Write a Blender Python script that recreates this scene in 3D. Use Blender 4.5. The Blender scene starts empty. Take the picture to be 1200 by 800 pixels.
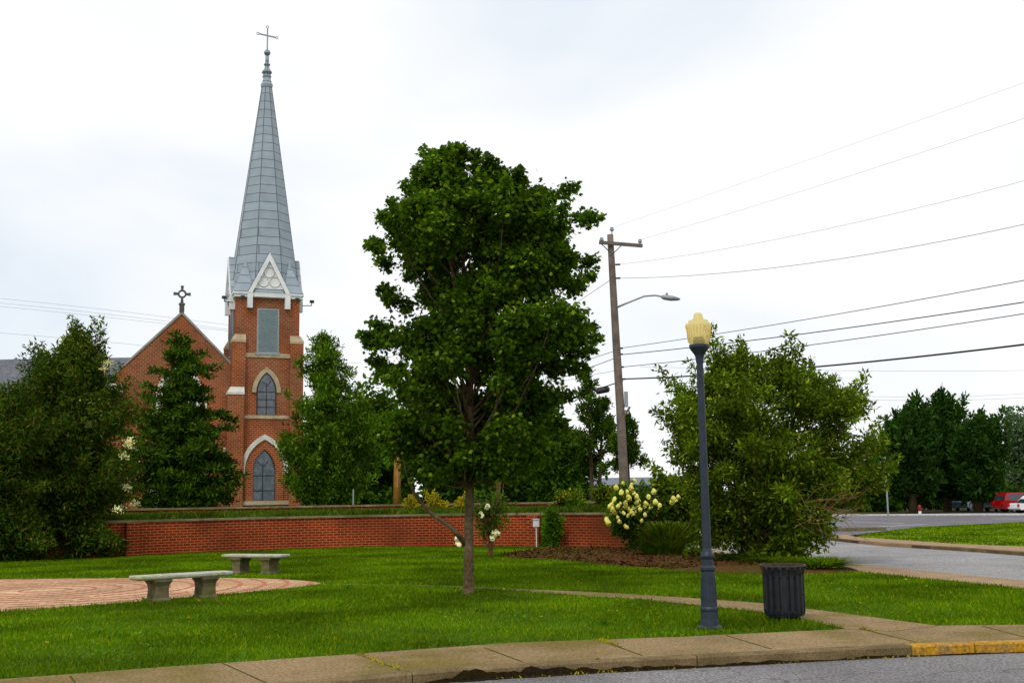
import bpy, math, random
import numpy as np
from mathutils import Vector, Matrix

PI = math.pi
R = math.radians
sc = bpy.context.scene
COL = sc.collection

# ------------------------------------------------------------------ camera
F, CX, CY, H = 1331.0, 600.0, 400.0, 1.6
TH, ROLL = math.atan(183 / F), R(0.9)
fwd = np.array([0, math.cos(TH), math.sin(TH)])
up0 = np.array([0, -math.sin(TH), math.cos(TH)])
rt0 = np.array([1., 0, 0])
rt = rt0 * math.cos(ROLL) - up0 * math.sin(ROLL)
up = up0 * math.cos(ROLL) + rt0 * math.sin(ROLL)
cd = bpy.data.cameras.new('camera')
cam = bpy.data.objects.new('camera', cd)
COL.objects.link(cam)
cd.sensor_width = 36
cd.lens = 36 * F / 1200
cd.clip_end = 3000
cam.matrix_world = Matrix(((rt[0], up[0], -fwd[0], 0), (rt[1], up[1], -fwd[1], 0), (rt[2], up[2], -fwd[2], H), (0, 0, 0, 1)))
sc.camera = cam

# ------------------------------------------------------------------ world, sun, exposure
SUN_EL, SUN_AZ = R(52), R(200)          # azimuth clockwise from +Y: high, behind the camera and to the left
W = bpy.data.worlds.new('World')
sc.world = W
W.use_nodes = True
nt = W.node_tree
nt.nodes.clear()
wo = nt.nodes.new('ShaderNodeOutputWorld')
bg = nt.nodes.new('ShaderNodeBackground')
bg.inputs['Strength'].default_value = 0.1
sky = nt.nodes.new('ShaderNodeTexSky')
sky.sky_type = 'NISHITA'
sky.sun_disc = False
sky.sun_elevation = SUN_EL
sky.sun_rotation = SUN_AZ
tc = nt.nodes.new('ShaderNodeTexCoord')
mp = nt.nodes.new('ShaderNodeMapping')
mp.inputs['Scale'].default_value = (1.0, 1.0, 1.9)
mp.inputs['Location'].default_value = (7.7, 4.1, 0.4)
n1 = nt.nodes.new('ShaderNodeTexNoise')
n1.inputs['Scale'].default_value = 2.3
n1.inputs['Detail'].default_value = 5
n1.inputs['Roughness'].default_value = 0.45
n1.inputs['Distortion'].default_value = 0.3
cr = nt.nodes.new('ShaderNodeValToRGB')
cr.color_ramp.elements[0].position = 0.29
cr.color_ramp.elements[0].color = (7.9, 8.7, 9.6, 1)
cr.color_ramp.elements[1].position = 0.51
cr.color_ramp.elements[1].color = (10.7, 10.8, 10.9, 1)
mx = nt.nodes.new('ShaderNodeMixRGB')
mx.inputs[0].default_value = 0.93
nt.links.new(tc.outputs['Generated'], mp.inputs[0])
nt.links.new(mp.outputs[0], n1.inputs[0])
nt.links.new(n1.outputs[0], cr.inputs[0])
nt.links.new(sky.outputs[0], mx.inputs[1])
nt.links.new(cr.outputs[0], mx.inputs[2])
nt.links.new(mx.outputs[0], bg.inputs[0])
nt.links.new(bg.outputs[0], wo.inputs[0])
sd = bpy.data.lights.new('sun', 'SUN')
sd.energy = 1.5
sd.angle = R(14)
sd.color = (1, 0.96, 0.88)
so = bpy.data.objects.new('sun', sd)
COL.objects.link(so)
sdir = Vector((math.sin(SUN_AZ) * math.cos(SUN_EL), math.cos(SUN_AZ) * math.cos(SUN_EL), math.sin(SUN_EL)))
so.rotation_euler = sdir.to_track_quat('Z', 'Y').to_euler()
sc.view_settings.view_transform = 'Standard'
sc.view_settings.look = 'None'
sc.view_settings.exposure = 0
sc.view_settings.gamma = 1
sc.render.film_transparent = False
try:
    sc.cycles.use_denoising = True
    sc.cycles.max_bounces = 6
    sc.cycles.transparent_max_bounces = 8
except Exception:
    pass


# ------------------------------------------------------------------ measuring helpers (photograph coordinates -> places on real planes)
def ray(px, py): return fwd * F + rt * (px - CX) + up * (CY - py)
def G(px, py, z=0.0):
    r = ray(px, py); t = (z - H) / r[2]
    return (r[0] * t, r[1] * t)
def P(px, py, Y):
    r = ray(px, py); t = Y / r[1]
    return (r[0] * t, Y, r[2] * t + H)


# ------------------------------------------------------------------ materials
MATS = {}
def newmat(name):
    m = bpy.data.materials.new(name); m.use_nodes = True
    t = m.node_tree; b = t.nodes['Principled BSDF']
    return m, t, b
def N(t, kind, **kw):
    n = t.nodes.new(kind)
    for k, v in kw.items():
        n.inputs[k].default_value = v
    return n
def rgba(c, k=1.3):
    l = .3 * c[0] + .55 * c[1] + .15 * c[2]
    return tuple(max(.0015, l + (x - l) * k) for x in c) + (1,)
def pm(name, c1, c2=None, scale=8, rough=0.8, bump=0.0, spec=0.12, metal=0.0, lo=0.35, hi=0.65, coord='Object', big=None, fine=None):
    """two-tone noise surface; big=(scale,colour,amount) patches; fine=(scale,amount) grain"""
    m, t, b = newmat(name)
    tcn = t.nodes.new('ShaderNodeTexCoord')
    b.inputs['Roughness'].default_value = rough
    b.inputs['Metallic'].default_value = metal
    b.inputs['Specular IOR Level'].default_value = spec
    if c2 is None: c2 = tuple(x * 0.8 for x in c1)
    n = N(t, 'ShaderNodeTexNoise', Scale=scale, Detail=6.0, Roughness=0.6)
    t.links.new(tcn.outputs[coord], n.inputs['Vector'])
    r = t.nodes.new('ShaderNodeValToRGB')
    r.color_ramp.elements[0].position = lo; r.color_ramp.elements[0].color = rgba(c1)
    r.color_ramp.elements[1].position = hi; r.color_ramp.elements[1].color = rgba(c2)
    t.links.new(n.outputs[0], r.inputs[0])
    out = r.outputs[0]
    if big:
        nb = N(t, 'ShaderNodeTexNoise', Scale=big[0], Detail=4.0, Roughness=0.55)
        t.links.new(tcn.outputs[coord], nb.inputs['Vector'])
        rb = t.nodes.new('ShaderNodeValToRGB')
        rb.color_ramp.elements[0].position = 0.48; rb.color_ramp.elements[0].color = (0, 0, 0, 1)
        rb.color_ramp.elements[1].position = 0.62; rb.color_ramp.elements[1].color = (big[2],) * 3 + (1,)
        t.links.new(nb.outputs[0], rb.inputs[0])
        mxx = t.nodes.new('ShaderNodeMixRGB'); mxx.inputs[2].default_value = rgba(big[1])
        t.links.new(rb.outputs[0], mxx.inputs[0]); t.links.new(out, mxx.inputs[1]); out = mxx.outputs[0]
    if fine:
        nf = N(t, 'ShaderNodeTexNoise', Scale=fine[0], Detail=2.0)
        t.links.new(tcn.outputs[coord], nf.inputs['Vector'])
        mr = t.nodes.new('ShaderNodeMapRange')
        mr.inputs['From Min'].default_value = 0.3; mr.inputs['From Max'].default_value = 0.7
        mr.inputs['To Min'].default_value = 1 - fine[1]; mr.inputs['To Max'].default_value = 1 + fine[1]
        t.links.new(nf.outputs[0], mr.inputs[0])
        mm = t.nodes.new('ShaderNodeVectorMath'); mm.operation = 'MULTIPLY'
        cb = t.nodes.new('ShaderNodeCombineXYZ')
        for i in range(3): t.links.new(mr.outputs[0], cb.inputs[i])
        t.links.new(out, mm.inputs[0]); t.links.new(cb.outputs[0], mm.inputs[1]); out = mm.outputs[0]
    t.links.new(out, b.inputs['Base Color'])
    if bump:
        bp = N(t, 'ShaderNodeBump', Strength=bump, Distance=0.02)
        t.links.new(n.outputs[0], bp.inputs['Height']); t.links.new(bp.outputs[0], b.inputs['Normal'])
    MATS[name] = m
    return m
def brick(name, ca, cb_, mortar, w=0.22, h=0.075, ms=0.008, dirt=None, rough=0.85, stretch_noise=0.6):
    m, t, b = newmat(name)
    uv = t.nodes.new('ShaderNodeUVMap')
    br = N(t, 'ShaderNodeTexBrick', Scale=1.0)
    br.inputs['Color1'].default_value = rgba(ca); br.inputs['Color2'].default_value = rgba(cb_); br.inputs['Mortar'].default_value = rgba(mortar)
    br.inputs['Brick Width'].default_value = w; br.inputs['Row Height'].default_value = h
    br.inputs['Mortar Size'].default_value = ms; br.inputs['Mortar Smooth'].default_value = 0.3
    br.inputs['Bias'].default_value = -0.2
    t.links.new(uv.outputs[0], br.inputs['Vector'])
    n = N(t, 'ShaderNodeTexNoise', Scale=stretch_noise, Detail=6.0)
    t.links.new(uv.outputs[0], n.inputs['Vector'])
    mr = t.nodes.new('ShaderNodeMapRange')
    mr.inputs['From Min'].default_value = 0.3; mr.inputs['From Max'].default_value = 0.7
    mr.inputs['To Min'].default_value = 0.68; mr.inputs['To Max'].default_value = 1.2
    t.links.new(n.outputs[0], mr.inputs[0])
    mm = t.nodes.new('ShaderNodeVectorMath'); mm.operation = 'SCALE'
    t.links.new(br.outputs['Color'], mm.inputs[0]); t.links.new(mr.outputs[0], mm.inputs['Scale'])
    out = mm.outputs[0]
    if dirt:
        nd = N(t, 'ShaderNodeTexNoise', Scale=dirt[0], Detail=5.0)
        t.links.new(uv.outputs[0], nd.inputs['Vector'])
        rd = t.nodes.new('ShaderNodeValToRGB')
        rd.color_ramp.elements[0].position = 0.5; rd.color_ramp.elements[0].color = (0, 0, 0, 1)
        rd.color_ramp.elements[1].position = 0.68; rd.color_ramp.elements[1].color = (dirt[2],) * 3 + (1,)
        t.links.new(nd.outputs[0], rd.inputs[0])
        mxx = t.nodes.new('ShaderNodeMixRGB'); mxx.inputs[2].default_value = rgba(dirt[1])
        t.links.new(rd.outputs[0], mxx.inputs[0]); t.links.new(out, mxx.inputs[1]); out = mxx.outputs[0]
    t.links.new(out, b.inputs['Base Color'])
    bp = N(t, 'ShaderNodeBump', Strength=0.5, Distance=0.01)
    bp.invert = True
    t.links.new(br.outputs['Fac'], bp.inputs['Height']); t.links.new(bp.outputs[0], b.inputs['Normal'])
    b.inputs['Roughness'].default_value = rough
    b.inputs['Specular IOR Level'].default_value = 0.08
    MATS[name] = m
    return m
def leafmat(name, c1, c2, c3=None, trans=0.3, rough=0.65, spec=0.04, clump=1.2, tcol=None):
    m, t, b = newmat(name)
    geo = t.nodes.new('ShaderNodeNewGeometry')
    r = t.nodes.new('ShaderNodeValToRGB')
    r.color_ramp.elements[0].position = 0.0; r.color_ramp.elements[0].color = rgba(c1, 1.0)
    r.color_ramp.elements[1].position = 0.85; r.color_ramp.elements[1].color = rgba(c2, 1.0)
    if c3:
        e = r.color_ramp.elements.new(1.0); e.color = rgba(c3, 1.0)
    t.links.new(geo.outputs['Random Per Island'], r.inputs[0])
    tcn = t.nodes.new('ShaderNodeTexCoord')
    n = N(t, 'ShaderNodeTexNoise', Scale=clump, Detail=2.0)
    t.links.new(tcn.outputs['Object'], n.inputs['Vector'])
    mr = t.nodes.new('ShaderNodeMapRange')
    mr.inputs['From Min'].default_value = 0.35; mr.inputs['From Max'].default_value = 0.65
    mr.inputs['To Min'].default_value = 0.6; mr.inputs['To Max'].default_value = 1.35
    t.links.new(n.outputs[0], mr.inputs[0])
    mm = t.nodes.new('ShaderNodeVectorMath'); mm.operation = 'SCALE'
    t.links.new(r.outputs[0], mm.inputs[0]); t.links.new(mr.outputs[0], mm.inputs['Scale'])
    t.links.new(mm.outputs[0], b.inputs['Base Color'])
    b.inputs['Roughness'].default_value = rough
    b.inputs['Specular IOR Level'].default_value = spec
    tr = t.nodes.new('ShaderNodeBsdfTranslucent')
    m2 = t.nodes.new('ShaderNodeVectorMath'); m2.operation = 'MULTIPLY'
    m2.inputs[1].default_value = tcol or (1.5, 1.6, 0.5)
    t.links.new(mm.outputs[0], m2.inputs[0]); t.links.new(m2.outputs[0], tr.inputs['Color'])
    ms = t.nodes.new('ShaderNodeMixShader'); ms.inputs[0].default_value = trans
    t.links.new(b.outputs[0], ms.inputs[1]); t.links.new(tr.outputs[0], ms.inputs[2])
    t.links.new(ms.outputs[0], t.nodes['Material Output'].inputs[0])
    MATS[name] = m
    return m


# ------------------------------------------------------------------ mesh helpers
def tag(o, label=None, cat=None, group=None, kind=None):
    if label: o['label'] = label
    if cat: o['category'] = cat
    if group: o['group'] = group
    if kind: o['kind'] = kind
    return o
def empty(name, loc=(0, 0, 0), rz=0.0, label=None, cat=None, group=None):
    o = bpy.data.objects.new(name, None)
    o.empty_display_size = 0.3
    COL.objects.link(o)
    o.location = loc; o.rotation_euler = (0, 0, rz)
    return tag(o, label, cat, group)
class MB:
    def __init__(s): s.v = []; s.f = []; s.mi = []; s.uv = None
    def add(s, vs, fs, mi=0):
        b = len(s.v); s.v += [tuple(p) for p in vs]
        for f in fs: s.f.append(tuple(i + b for i in f)); s.mi.append(mi)
        return s
    def box(s, c, d, rz=0.0, mi=0, M=None):
        hx, hy, hz = d[0] / 2, d[1] / 2, d[2] / 2
        vs = [(x, y, z) for z in (-hz, hz) for y in (-hy, hy) for x in (-hx, hx)]
        if M is not None: vs = [tuple(M @ Vector(p)) for p in vs]
        elif rz:
            cc, ss = math.cos(rz), math.sin(rz); vs = [(x * cc - y * ss, x * ss + y * cc, z) for x, y, z in vs]
        vs = [(x + c[0], y + c[1], z + c[2]) for x, y, z in vs]
        return s.add(vs, [(0, 2, 3, 1), (4, 5, 7, 6), (0, 1, 5, 4), (2, 6, 7, 3), (0, 4, 6, 2), (1, 3, 7, 5)], mi)
    def bar(s, a, b, w, h=None, mi=0):
        a, b = Vector(a), Vector(b); d = b - a; L = d.length
        q = d.to_track_quat('Y', 'Z').to_matrix()
        return s.box((a + b) / 2, (w, L, h or w), M=q, mi=mi)
    def tube(s, pts, rad, n=8, mi=0, caps=True):
        pts = [Vector(p) for p in pts]
        if not hasattr(rad, '__len__'): rad = [rad] * len(pts)
        vs, fs = [], []
        prev = None
        for i, p in enumerate(pts):
            d = (pts[min(i + 1, len(pts) - 1)] - pts[max(i - 1, 0)])
            if d.length < 1e-9: d = Vector((0, 0, 1))
            d.normalize()
            if prev is None:
                a = d.orthogonal().normalized()
            else:
                a = prev - d * prev.dot(d)
                a = a.normalized() if a.length > 1e-6 else d.orthogonal().normalized()
            prev = a; bb = d.cross(a)
            for k in range(n):
                an = 2 * PI * k / n
                vs.append(p + (a * math.cos(an) + bb * math.sin(an)) * rad[i])
        for i in range(len(pts) - 1):
            for k in range(n):
                k2 = (k + 1) % n
                fs.append((i * n + k, i * n + k2, (i + 1) * n + k2, (i + 1) * n + k))
        if caps:
            fs.append(tuple(range(n - 1, -1, -1))); m = (len(pts) - 1) * n; fs.append(tuple(range(m, m + n)))
        return s.add(vs, fs, mi)
    def lathe(s, prof, n=24, c=(0, 0, 0), mi=0, ph=0.0, cap=True):
        vs, fs = [], []
        for r, z in prof:
            for k in range(n):
                an = 2 * PI * k / n + ph
                vs.append((c[0] + r * math.cos(an), c[1] + r * math.sin(an), c[2] + z))
        for i in range(len(prof) - 1):
            for k in range(n):
                k2 = (k + 1) % n
                fs.append((i * n + k, i * n + k2, (i + 1) * n + k2, (i + 1) * n + k))
        if cap:
            fs.append(tuple(range(n - 1, -1, -1))); m = (len(prof) - 1) * n; fs.append(tuple(range(m, m + n)))
        return s.add(vs, fs, mi)
    def prism(s, poly, axis, a, b, mi=0):
        """poly: 2-D outline; axis 'y': (x,z) outline extruded from y=a to y=b; 'x': (y,z); 'z': (x,y)"""
        def mk(p, t):
            return (p[0], t, p[1]) if axis == 'y' else (t, p[0], p[1]) if axis == 'x' else (p[0], p[1], t)
        n = len(poly)
        vs = [mk(p, a) for p in poly] + [mk(p, b) for p in poly]
        fs = [tuple(range(n)), tuple(range(2 * n - 1, n - 1, -1))] + [(i, i + n, (i + 1) % n + n, (i + 1) % n) for i in range(n)]
        return s.add(vs, fs, mi)
    def build(s, name, mats, parent=None, loc=None, smooth=False, rel=None, fixn=True, uv=None):
        if not isinstance(mats, (list, tuple)): mats = [mats]
        me = bpy.data.meshes.new(name)
        v = s.v
        if rel is not None: v = [(p[0] - rel[0], p[1] - rel[1], p[2] - rel[2]) for p in v]
        me.from_pydata(v, [], s.f)
        for m in mats: me.materials.append(m)
        if len(mats) > 1: me.polygons.foreach_set('material_index', s.mi)
        if fixn:
            import bmesh
            bm = bmesh.new(); bm.from_mesh(me); bmesh.ops.recalc_face_normals(bm, faces=bm.faces); bm.to_mesh(me); bm.free()
        ul = me.uv_layers.new(name='UVMap')
        if uv is not None:
            for lp in me.loops: ul.data[lp.index].uv = uv[lp.vertex_index]
        else:
            for p in me.polygons:
                nrm = p.normal
                if abs(nrm.z) > 0.9: ux, vx = Vector((1, 0, 0)), Vector((0, 1, 0))
                else:
                    ux = Vector((0, 0, 1)).cross(nrm).normalized(); vx = nrm.cross(ux)
                    if vx.z < 0: vx = -vx
                for li in p.loop_indices:
                    co = me.vertices[me.loops[li].vertex_index].co
                    ul.data[li].uv = (co.dot(ux), co.dot(vx))
        if smooth: me.polygons.foreach_set('use_smooth', [True] * len(me.polygons))
        me.update()
        o = bpy.data.objects.new(name, me); COL.objects.link(o)
        if parent: o.parent = parent
        if loc: o.location = loc
        return o
def npmesh(name, verts, faces_k, mat, parent=None, smooth=False):
    """verts (M,3); faces_k (Fn,k) all of the same size"""
    me = bpy.data.meshes.new(name)
    nf, k = faces_k.shape
    me.vertices.add(len(verts)); me.vertices.foreach_set('co', verts.astype(np.float32).ravel())
    me.loops.add(nf * k); me.loops.foreach_set('vertex_index', faces_k.astype(np.int32).ravel())
    me.polygons.add(nf)
    me.polygons.foreach_set('loop_start', np.arange(0, nf * k, k, dtype=np.int32))
    me.polygons.foreach_set('loop_total', np.full(nf, k, dtype=np.int32))
    if smooth: me.polygons.foreach_set('use_smooth', np.ones(nf, bool))
    me.materials.append(mat)
    me.update(calc_edges=True)
    o = bpy.data.objects.new(name, me); COL.objects.link(o)
    if parent: o.parent = parent
    return o
LEAF = {
    'maple': (np.array([(0, 0), (.18, .26), (.12, .5), (.42, .36), (.62, .56), (.66, .24), (1, 0), (.66, -.24), (.62, -.56), (.42, -.36), (.12, -.5), (.18, -.26)]), [list(range(12))]),
    'lance': (np.array([(0, 0), (.35, .16), (1, 0), (.35, -.16)]), [[0, 1, 2, 3]]),
    'oval': (np.array([(0, 0), (.3, .26), (.75, .2), (1, 0), (.75, -.2), (.3, -.26)]), [[0, 1, 2, 3, 4, 5]]),
    'spray': (np.array([(0, .04), (.3, .2), (.42, .08), (.7, .16), (1, 0), (.7, -.16), (.42, -.08), (.3, -.2), (0, -.04)]), [list(range(9))]),
    'blade': (np.array([(0, .5), (1, 0), (0, -.5)]), [[0, 1, 2]]),
}
def unit(a): return a / np.maximum(np.linalg.norm(a, axis=1, keepdims=True), 1e-9)
def leaves(name, kind, pos, d, nrm, size, mat, parent, curl=0.12, aspect=1.0):
    tpl, _ = LEAF[kind]
    d = unit(d); t = unit(np.cross(nrm, d)); n = np.cross(d, t)
    k = len(tpl)
    a = tpl[:, 0][None, :, None]; b = tpl[:, 1][None, :, None] * aspect
    s = size[:, None, None] if hasattr(size, '__len__') else size
    v = pos[:, None, :] + s * (a * d[:, None, :] + b * t[:, None, :] - (curl * (np.abs(b) * 1.5 + a * a)) * n[:, None, :])
    f = np.arange(len(pos) * k).reshape(-1, k)
    return npmesh(name, v.reshape(-1, 3), f, mat, parent)
def clump_leaves(rng, cen, rad, per, kind, size, flat=0.7, upb=0.6, outb=0.6, droop=-0.1, jitter=0.25, shell=0.5):
    """cen (C,3), rad (C,) -> positions, directions, normals, sizes"""
    C = len(cen)
    if not hasattr(per, '__len__'): per = np.maximum(1, (per * (rad / rad.mean()) ** 2).astype(int))
    idx = np.repeat(np.arange(C), per)
    n = len(idx)
    u = unit(rng.normal(size=(n, 3)))
    r = (shell + (1 - shell) * rng.random(n)) * (1 + jitter * rng.normal(size=n))
    off = u * r[:, None] * rad[idx][:, None]; off[:, 2] *= flat
    pos = cen[idx] + off
    d = unit(u * outb + rng.normal(size=(n, 3)) * 0.6 + np.array([0, 0, droop]))
    nr = unit(rng.normal(size=(n, 3)) * 0.55 + np.array([0, 0, upb]) + u * 0.35)
    s = size * (0.7 + 0.6 * rng.random(n))
    return pos, d, nr, s
def outline_clumps(rng, rows, base, D, n, cr, depth=0.85, edge=0.45, dy=0.0, lump=0.55):
    """rows (photo y, x left, x right) measured at distance D -> clump centres filling a crown of that real size, in coordinates relative to base"""
    zz, xl, xr = [], [], []
    for y, a, b in rows:
        pa, pb = P(a, y, D), P(b, y, D)
        zz.append((pa[2] + pb[2]) / 2 - base[2]); xl.append(pa[0] - base[0]); xr.append(pb[0] - base[0])
    o = np.argsort(zz); zz = np.array(zz)[o]; xl = np.array(xl)[o]; xr = np.array(xr)[o]
    out = []; rr = []
    wmax = (xr - xl).max()
    ph = rng.random((4, 3)) * 6.28; kv = rng.normal(size=(4, 3)) * (1.6 / max(.6, cr * 2.6))
    while len(out) < n:
        z = zz[0] + (zz[-1] - zz[0]) * rng.random()
        a, b = np.interp(z, zz, xl), np.interp(z, zz, xr)
        if rng.random() > ((b - a) / wmax) ** 1.3 + 0.08: continue
        c, hw = (a + b) / 2, (b - a) / 2
        r0 = cr * (0.6 + 0.8 * rng.random())
        r0 = min(r0, hw * 0.8 + 0.05)
        hh = max(hw - r0 * 0.75, 0.02)
        q = rng.random() ** edge
        an = rng.random() * 2 * PI
        lump_v = 0.
        cc = np.array([c + hh * q * math.cos(an), hh * depth * q * math.sin(an), z])
        lump_v = float(np.mean([math.sin(kv[j] @ cc + ph[j, 0]) for j in range(4)]))
        if lump_v < -lump: continue
        out.append((c + hh * q * math.cos(an), hh * depth * q * math.sin(an) + dy, min(z, zz[-1] - r0 * 0.6)))
        rr.append(r0)
    return np.array(out), np.array(rr)
def shoots(rng, cen, rad, n, k=1.15, up=.35, zmin=.35):
    # small protruding tufts beyond the outer clumps: an uneven, airy outline
    c0 = cen.mean(0); h = cen[:, 2].max() - cen[:, 2].min()
    v = (cen - c0) / np.array([np.ptp(cen[:, 0]) / 2 + .1, np.ptp(cen[:, 1]) / 2 + .1, h / 2 + .1])
    sc_ = np.linalg.norm(v, axis=1) + .15 * v[:, 2]
    cand = np.argsort(-sc_)[:max(n * 2, 4)]
    sel = rng.choice(cand, min(n, len(cand)), replace=False)
    oc, orr = [], []
    for i in sel:
        d = v[i] / (np.linalg.norm(v[i]) + 1e-6) + np.array([0, 0, up]) + rng.normal(size=3) * .3; d /= np.linalg.norm(d)
        L = rad[i] * k * (.8 + .7 * rng.random())
        for f, q in ((.7, .62), (1.15, .45), (1.55, .3)): oc.append(cen[i] + d * L * f); orr.append(rad[i] * q)
    return np.vstack([cen, oc]), np.concatenate([rad, orr])
def limbs(mb, rng, cen, trunk, frac=0.8, r0=0.04, r1=0.008, n=5, rise=0.6, sides=5):
    """tapered limbs from the trunk line up to clump centres; trunk = list of (x,y,z,r)"""
    T = np.array(trunk)
    for c in cen:
        if rng.random() > frac: continue
        hd = math.hypot(c[0] - np.interp(c[2], T[:, 2], T[:, 0]), c[1] - np.interp(c[2], T[:, 2], T[:, 1]))
        z0 = max(T[0, 2] + (T[-1, 2] - T[0, 2]) * 0.25, min(c[2] - hd * rise - 0.15, T[-1, 2] - 0.05))
        a = np.array([np.interp(z0, T[:, 2], T[:, k]) for k in (0, 1)] + [z0])
        rr = min(r0, np.interp(z0, T[:, 2], T[:, 3]) * 0.6)
        pts, rad = [], []
        bend = rng.normal(size=3) * hd * 0.06
        for i in range(n):
            t = i / (n - 1)
            p = a + (np.array(c) - a) * t
            p[2] -= math.sin(t * PI) * hd * 0.12 * (1 if rise > 0.3 else -1)
            p = p + bend * math.sin(t * PI)
            pts.append(p); rad.append(rr + (r1 - rr) * t)
        mb.tube(pts, rad, sides, caps=False)


# ------------------------------------------------------------------ material palette
brick('wall_brick', (.235, .042, .018), (.14, .025, .012), (.36, .20, .12), h=0.085, w=.24, ms=.010, dirt=(0.35, (.09, .03, .018), .75))
brick('church_brick', (.27, .088, .043), (.17, .048, .027), (.33, .23, .17), w=.30, h=.13, ms=.016, dirt=(0.25, (.12, .04, .025), .5), stretch_noise=0.4)
brick('plaza_paver', (.58, .40, .29), (.48, .32, .22), (.30, .19, .12), w=.4, h=.2, ms=.022, dirt=(0.5, (.36, .21, .12), .7))
pm('stone', (.5, .42, .31), (.36, .29, .2), 3, .85, .2, big=(1.2, (.25, .2, .14), .5))
pm('white_stone', (.68, .66, .62), (.5, .48, .44), 2, .75, .1)
pm('white_paint', (.80, .80, .80), (.66, .67, .68), 1.5, .5, .0)
pm('coping_grey', (.34, .33, .31), (.24, .235, .22), 2, .8)
pm('cross_stone', (.13, .12, .11), (.08, .075, .07), 5, .9)
pm('coping', (.27, .22, .15), (.14, .11, .07), 4, .9, .4, big=(.9, (.08, .09, .03), .6))
pm('bench_top', (.52, .52, .46), (.34, .33, .27), 9, .9, .4, big=(3, (.30, .31, .08), .75), fine=(60, .25))
pm('bench_leg', (.17, .145, .095), (.075, .062, .04), 7, .95, .5, big=(4, (.12, .13, .05), .5))
pm('concrete', (.27, .20, .125), (.18, .135, .08), 1.1, .9, .3, lo=.3, hi=.7, big=(.6, (.13, .105, .035), .75), fine=(30, .4))
pm('kerb_concrete', (.21, .16, .10), (.12, .09, .055), 3, .9, .4, big=(1.2, (.10, .08, .045), .6), fine=(50, .3))
pm('kerb_yellow', (.44, .25, .06), (.27, .17, .07), 6, .7, .3, big=(1.6, (.22, .16, .09), .9), fine=(30, .4))
pm('joint', (.05, .045, .02), (.08, .09, .02), 20, 1)
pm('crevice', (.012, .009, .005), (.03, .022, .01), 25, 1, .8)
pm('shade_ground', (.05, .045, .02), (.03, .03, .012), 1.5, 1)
pm('soil', (.035, .026, .012), (.06, .05, .02), 14, 1, .8)
pm('pole_wood', (.19, .16, .14), (.11, .09, .08), 2.5, .9, .5, fine=(40, .3))
pm('orange_wood', (.32, .17, .07), (.22, .11, .045), 3, .9, .5)
pm('galvanised', (.34, .36, .37), (.26, .28, .29), 5, .5, metal=.3)
pm('dark_metal', (.02, .021, .024), (.01, .011, .012), 8, .45, spec=.5)
pm('post_paint', (.028, .036, .049), (.019, .025, .036), 6, .45, .1, spec=.3, fine=(30, .15))
pm('bin_paint', (.018, .020, .026), (.010, .012, .016), 10, .4, .1, spec=.3)
pm('bin_rim', (.09, .07, .06), (.05, .04, .035), 20, .5)
pm('wire', (.03, .03, .035), (.02, .02, .025), 3, .6)
pm('thin_wire', (.42, .44, .47), (.38, .40, .43), 3, .6)
pm('slate', (.15, .155, .17), (.09, .095, .105), 3, .7, .3, fine=(12, .3))
pm('bark', (.13, .095, .06), (.05, .036, .022), 14, .95, 1.0, big=(3, (.2, .17, .12), .4), fine=(60, .4))
pm('bark_dark', (.11, .08, .055), (.06, .045, .03), 10, .95, .8)
pm('twig', (.22, .14, .085), (.13, .08, .05), 10, .9)
pm('mulch', (.11, .052, .024), (.045, .026, .012), 9, 1, 1.0, big=(.5, (.05, .06, .015), .5), fine=(70, .5))
pm('shoulder', (.34, .25, .17), (.24, .175, .12), 2.5, .95, .3, fine=(40, .3))
pm('lawn', (.060, .115, .005), (.042, .085, .004), 1.3, 1, .6, big=(.35, (.07, .105, .012), .6), fine=(30, .4))
pm('verge', (.17, .22, .02), (.12, .18, .015), .8, 1, .5, big=(.3, (.17, .16, .03), .6), fine=(10, .4))
pm('far_ground', (.05, .08, .02), (.07, .09, .03), .05, 1)
pm('plaza_ring', (.42, .19, .13), (.34, .15, .10), 8, .85, fine=(40, .3))
pm('louvre_paint', (.52, .60, .65), (.45, .52, .57), 3, .6)
pm('white_plastic', (.75, .76, .78), (.6, .6, .6), 4, .4)
pm('grey_cladding', (.16, .175, .20), (.13, .14, .16), 1, .6)
pm('red_paint', (.24, .012, .014), (.2, .01, .012), 2, .25, spec=.6)
pm('car_white', (.8, .8, .8), (.75, .75, .75), 2, .25, spec=.6)
pm('car_blue', (.25, .36, .45), (.2, .3, .4), 2, .3, spec=.6)
pm('car_dark', (.05, .07, .12), (.04, .05, .09), 2, .3, spec=.6)
pm('car_glass', (.03, .04, .05), (.02, .03, .04), 2, .1, spec=.8)
pm('rubber', (.02, .02, .02), (.03, .03, .03), 8, .9)
pm('tail_red', (.6, .02, .02), (.5, .02, .02), 8, .3)
pm('orange_plastic', (.32, .13, .04), (.25, .1, .03), 4, .6)
pm('line_paint', (.62, .62, .6), (.4, .4, .38), 6, .8)
pm('door_red', (.32, .03, .02), (.25, .02, .015), 3, .6)
pm('flower', (.80, .76, .34), (.62, .58, .18), 6, .8)
pm('flower_white', (.85, .82, .6), (.75, .7, .42), 6, .8)

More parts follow.
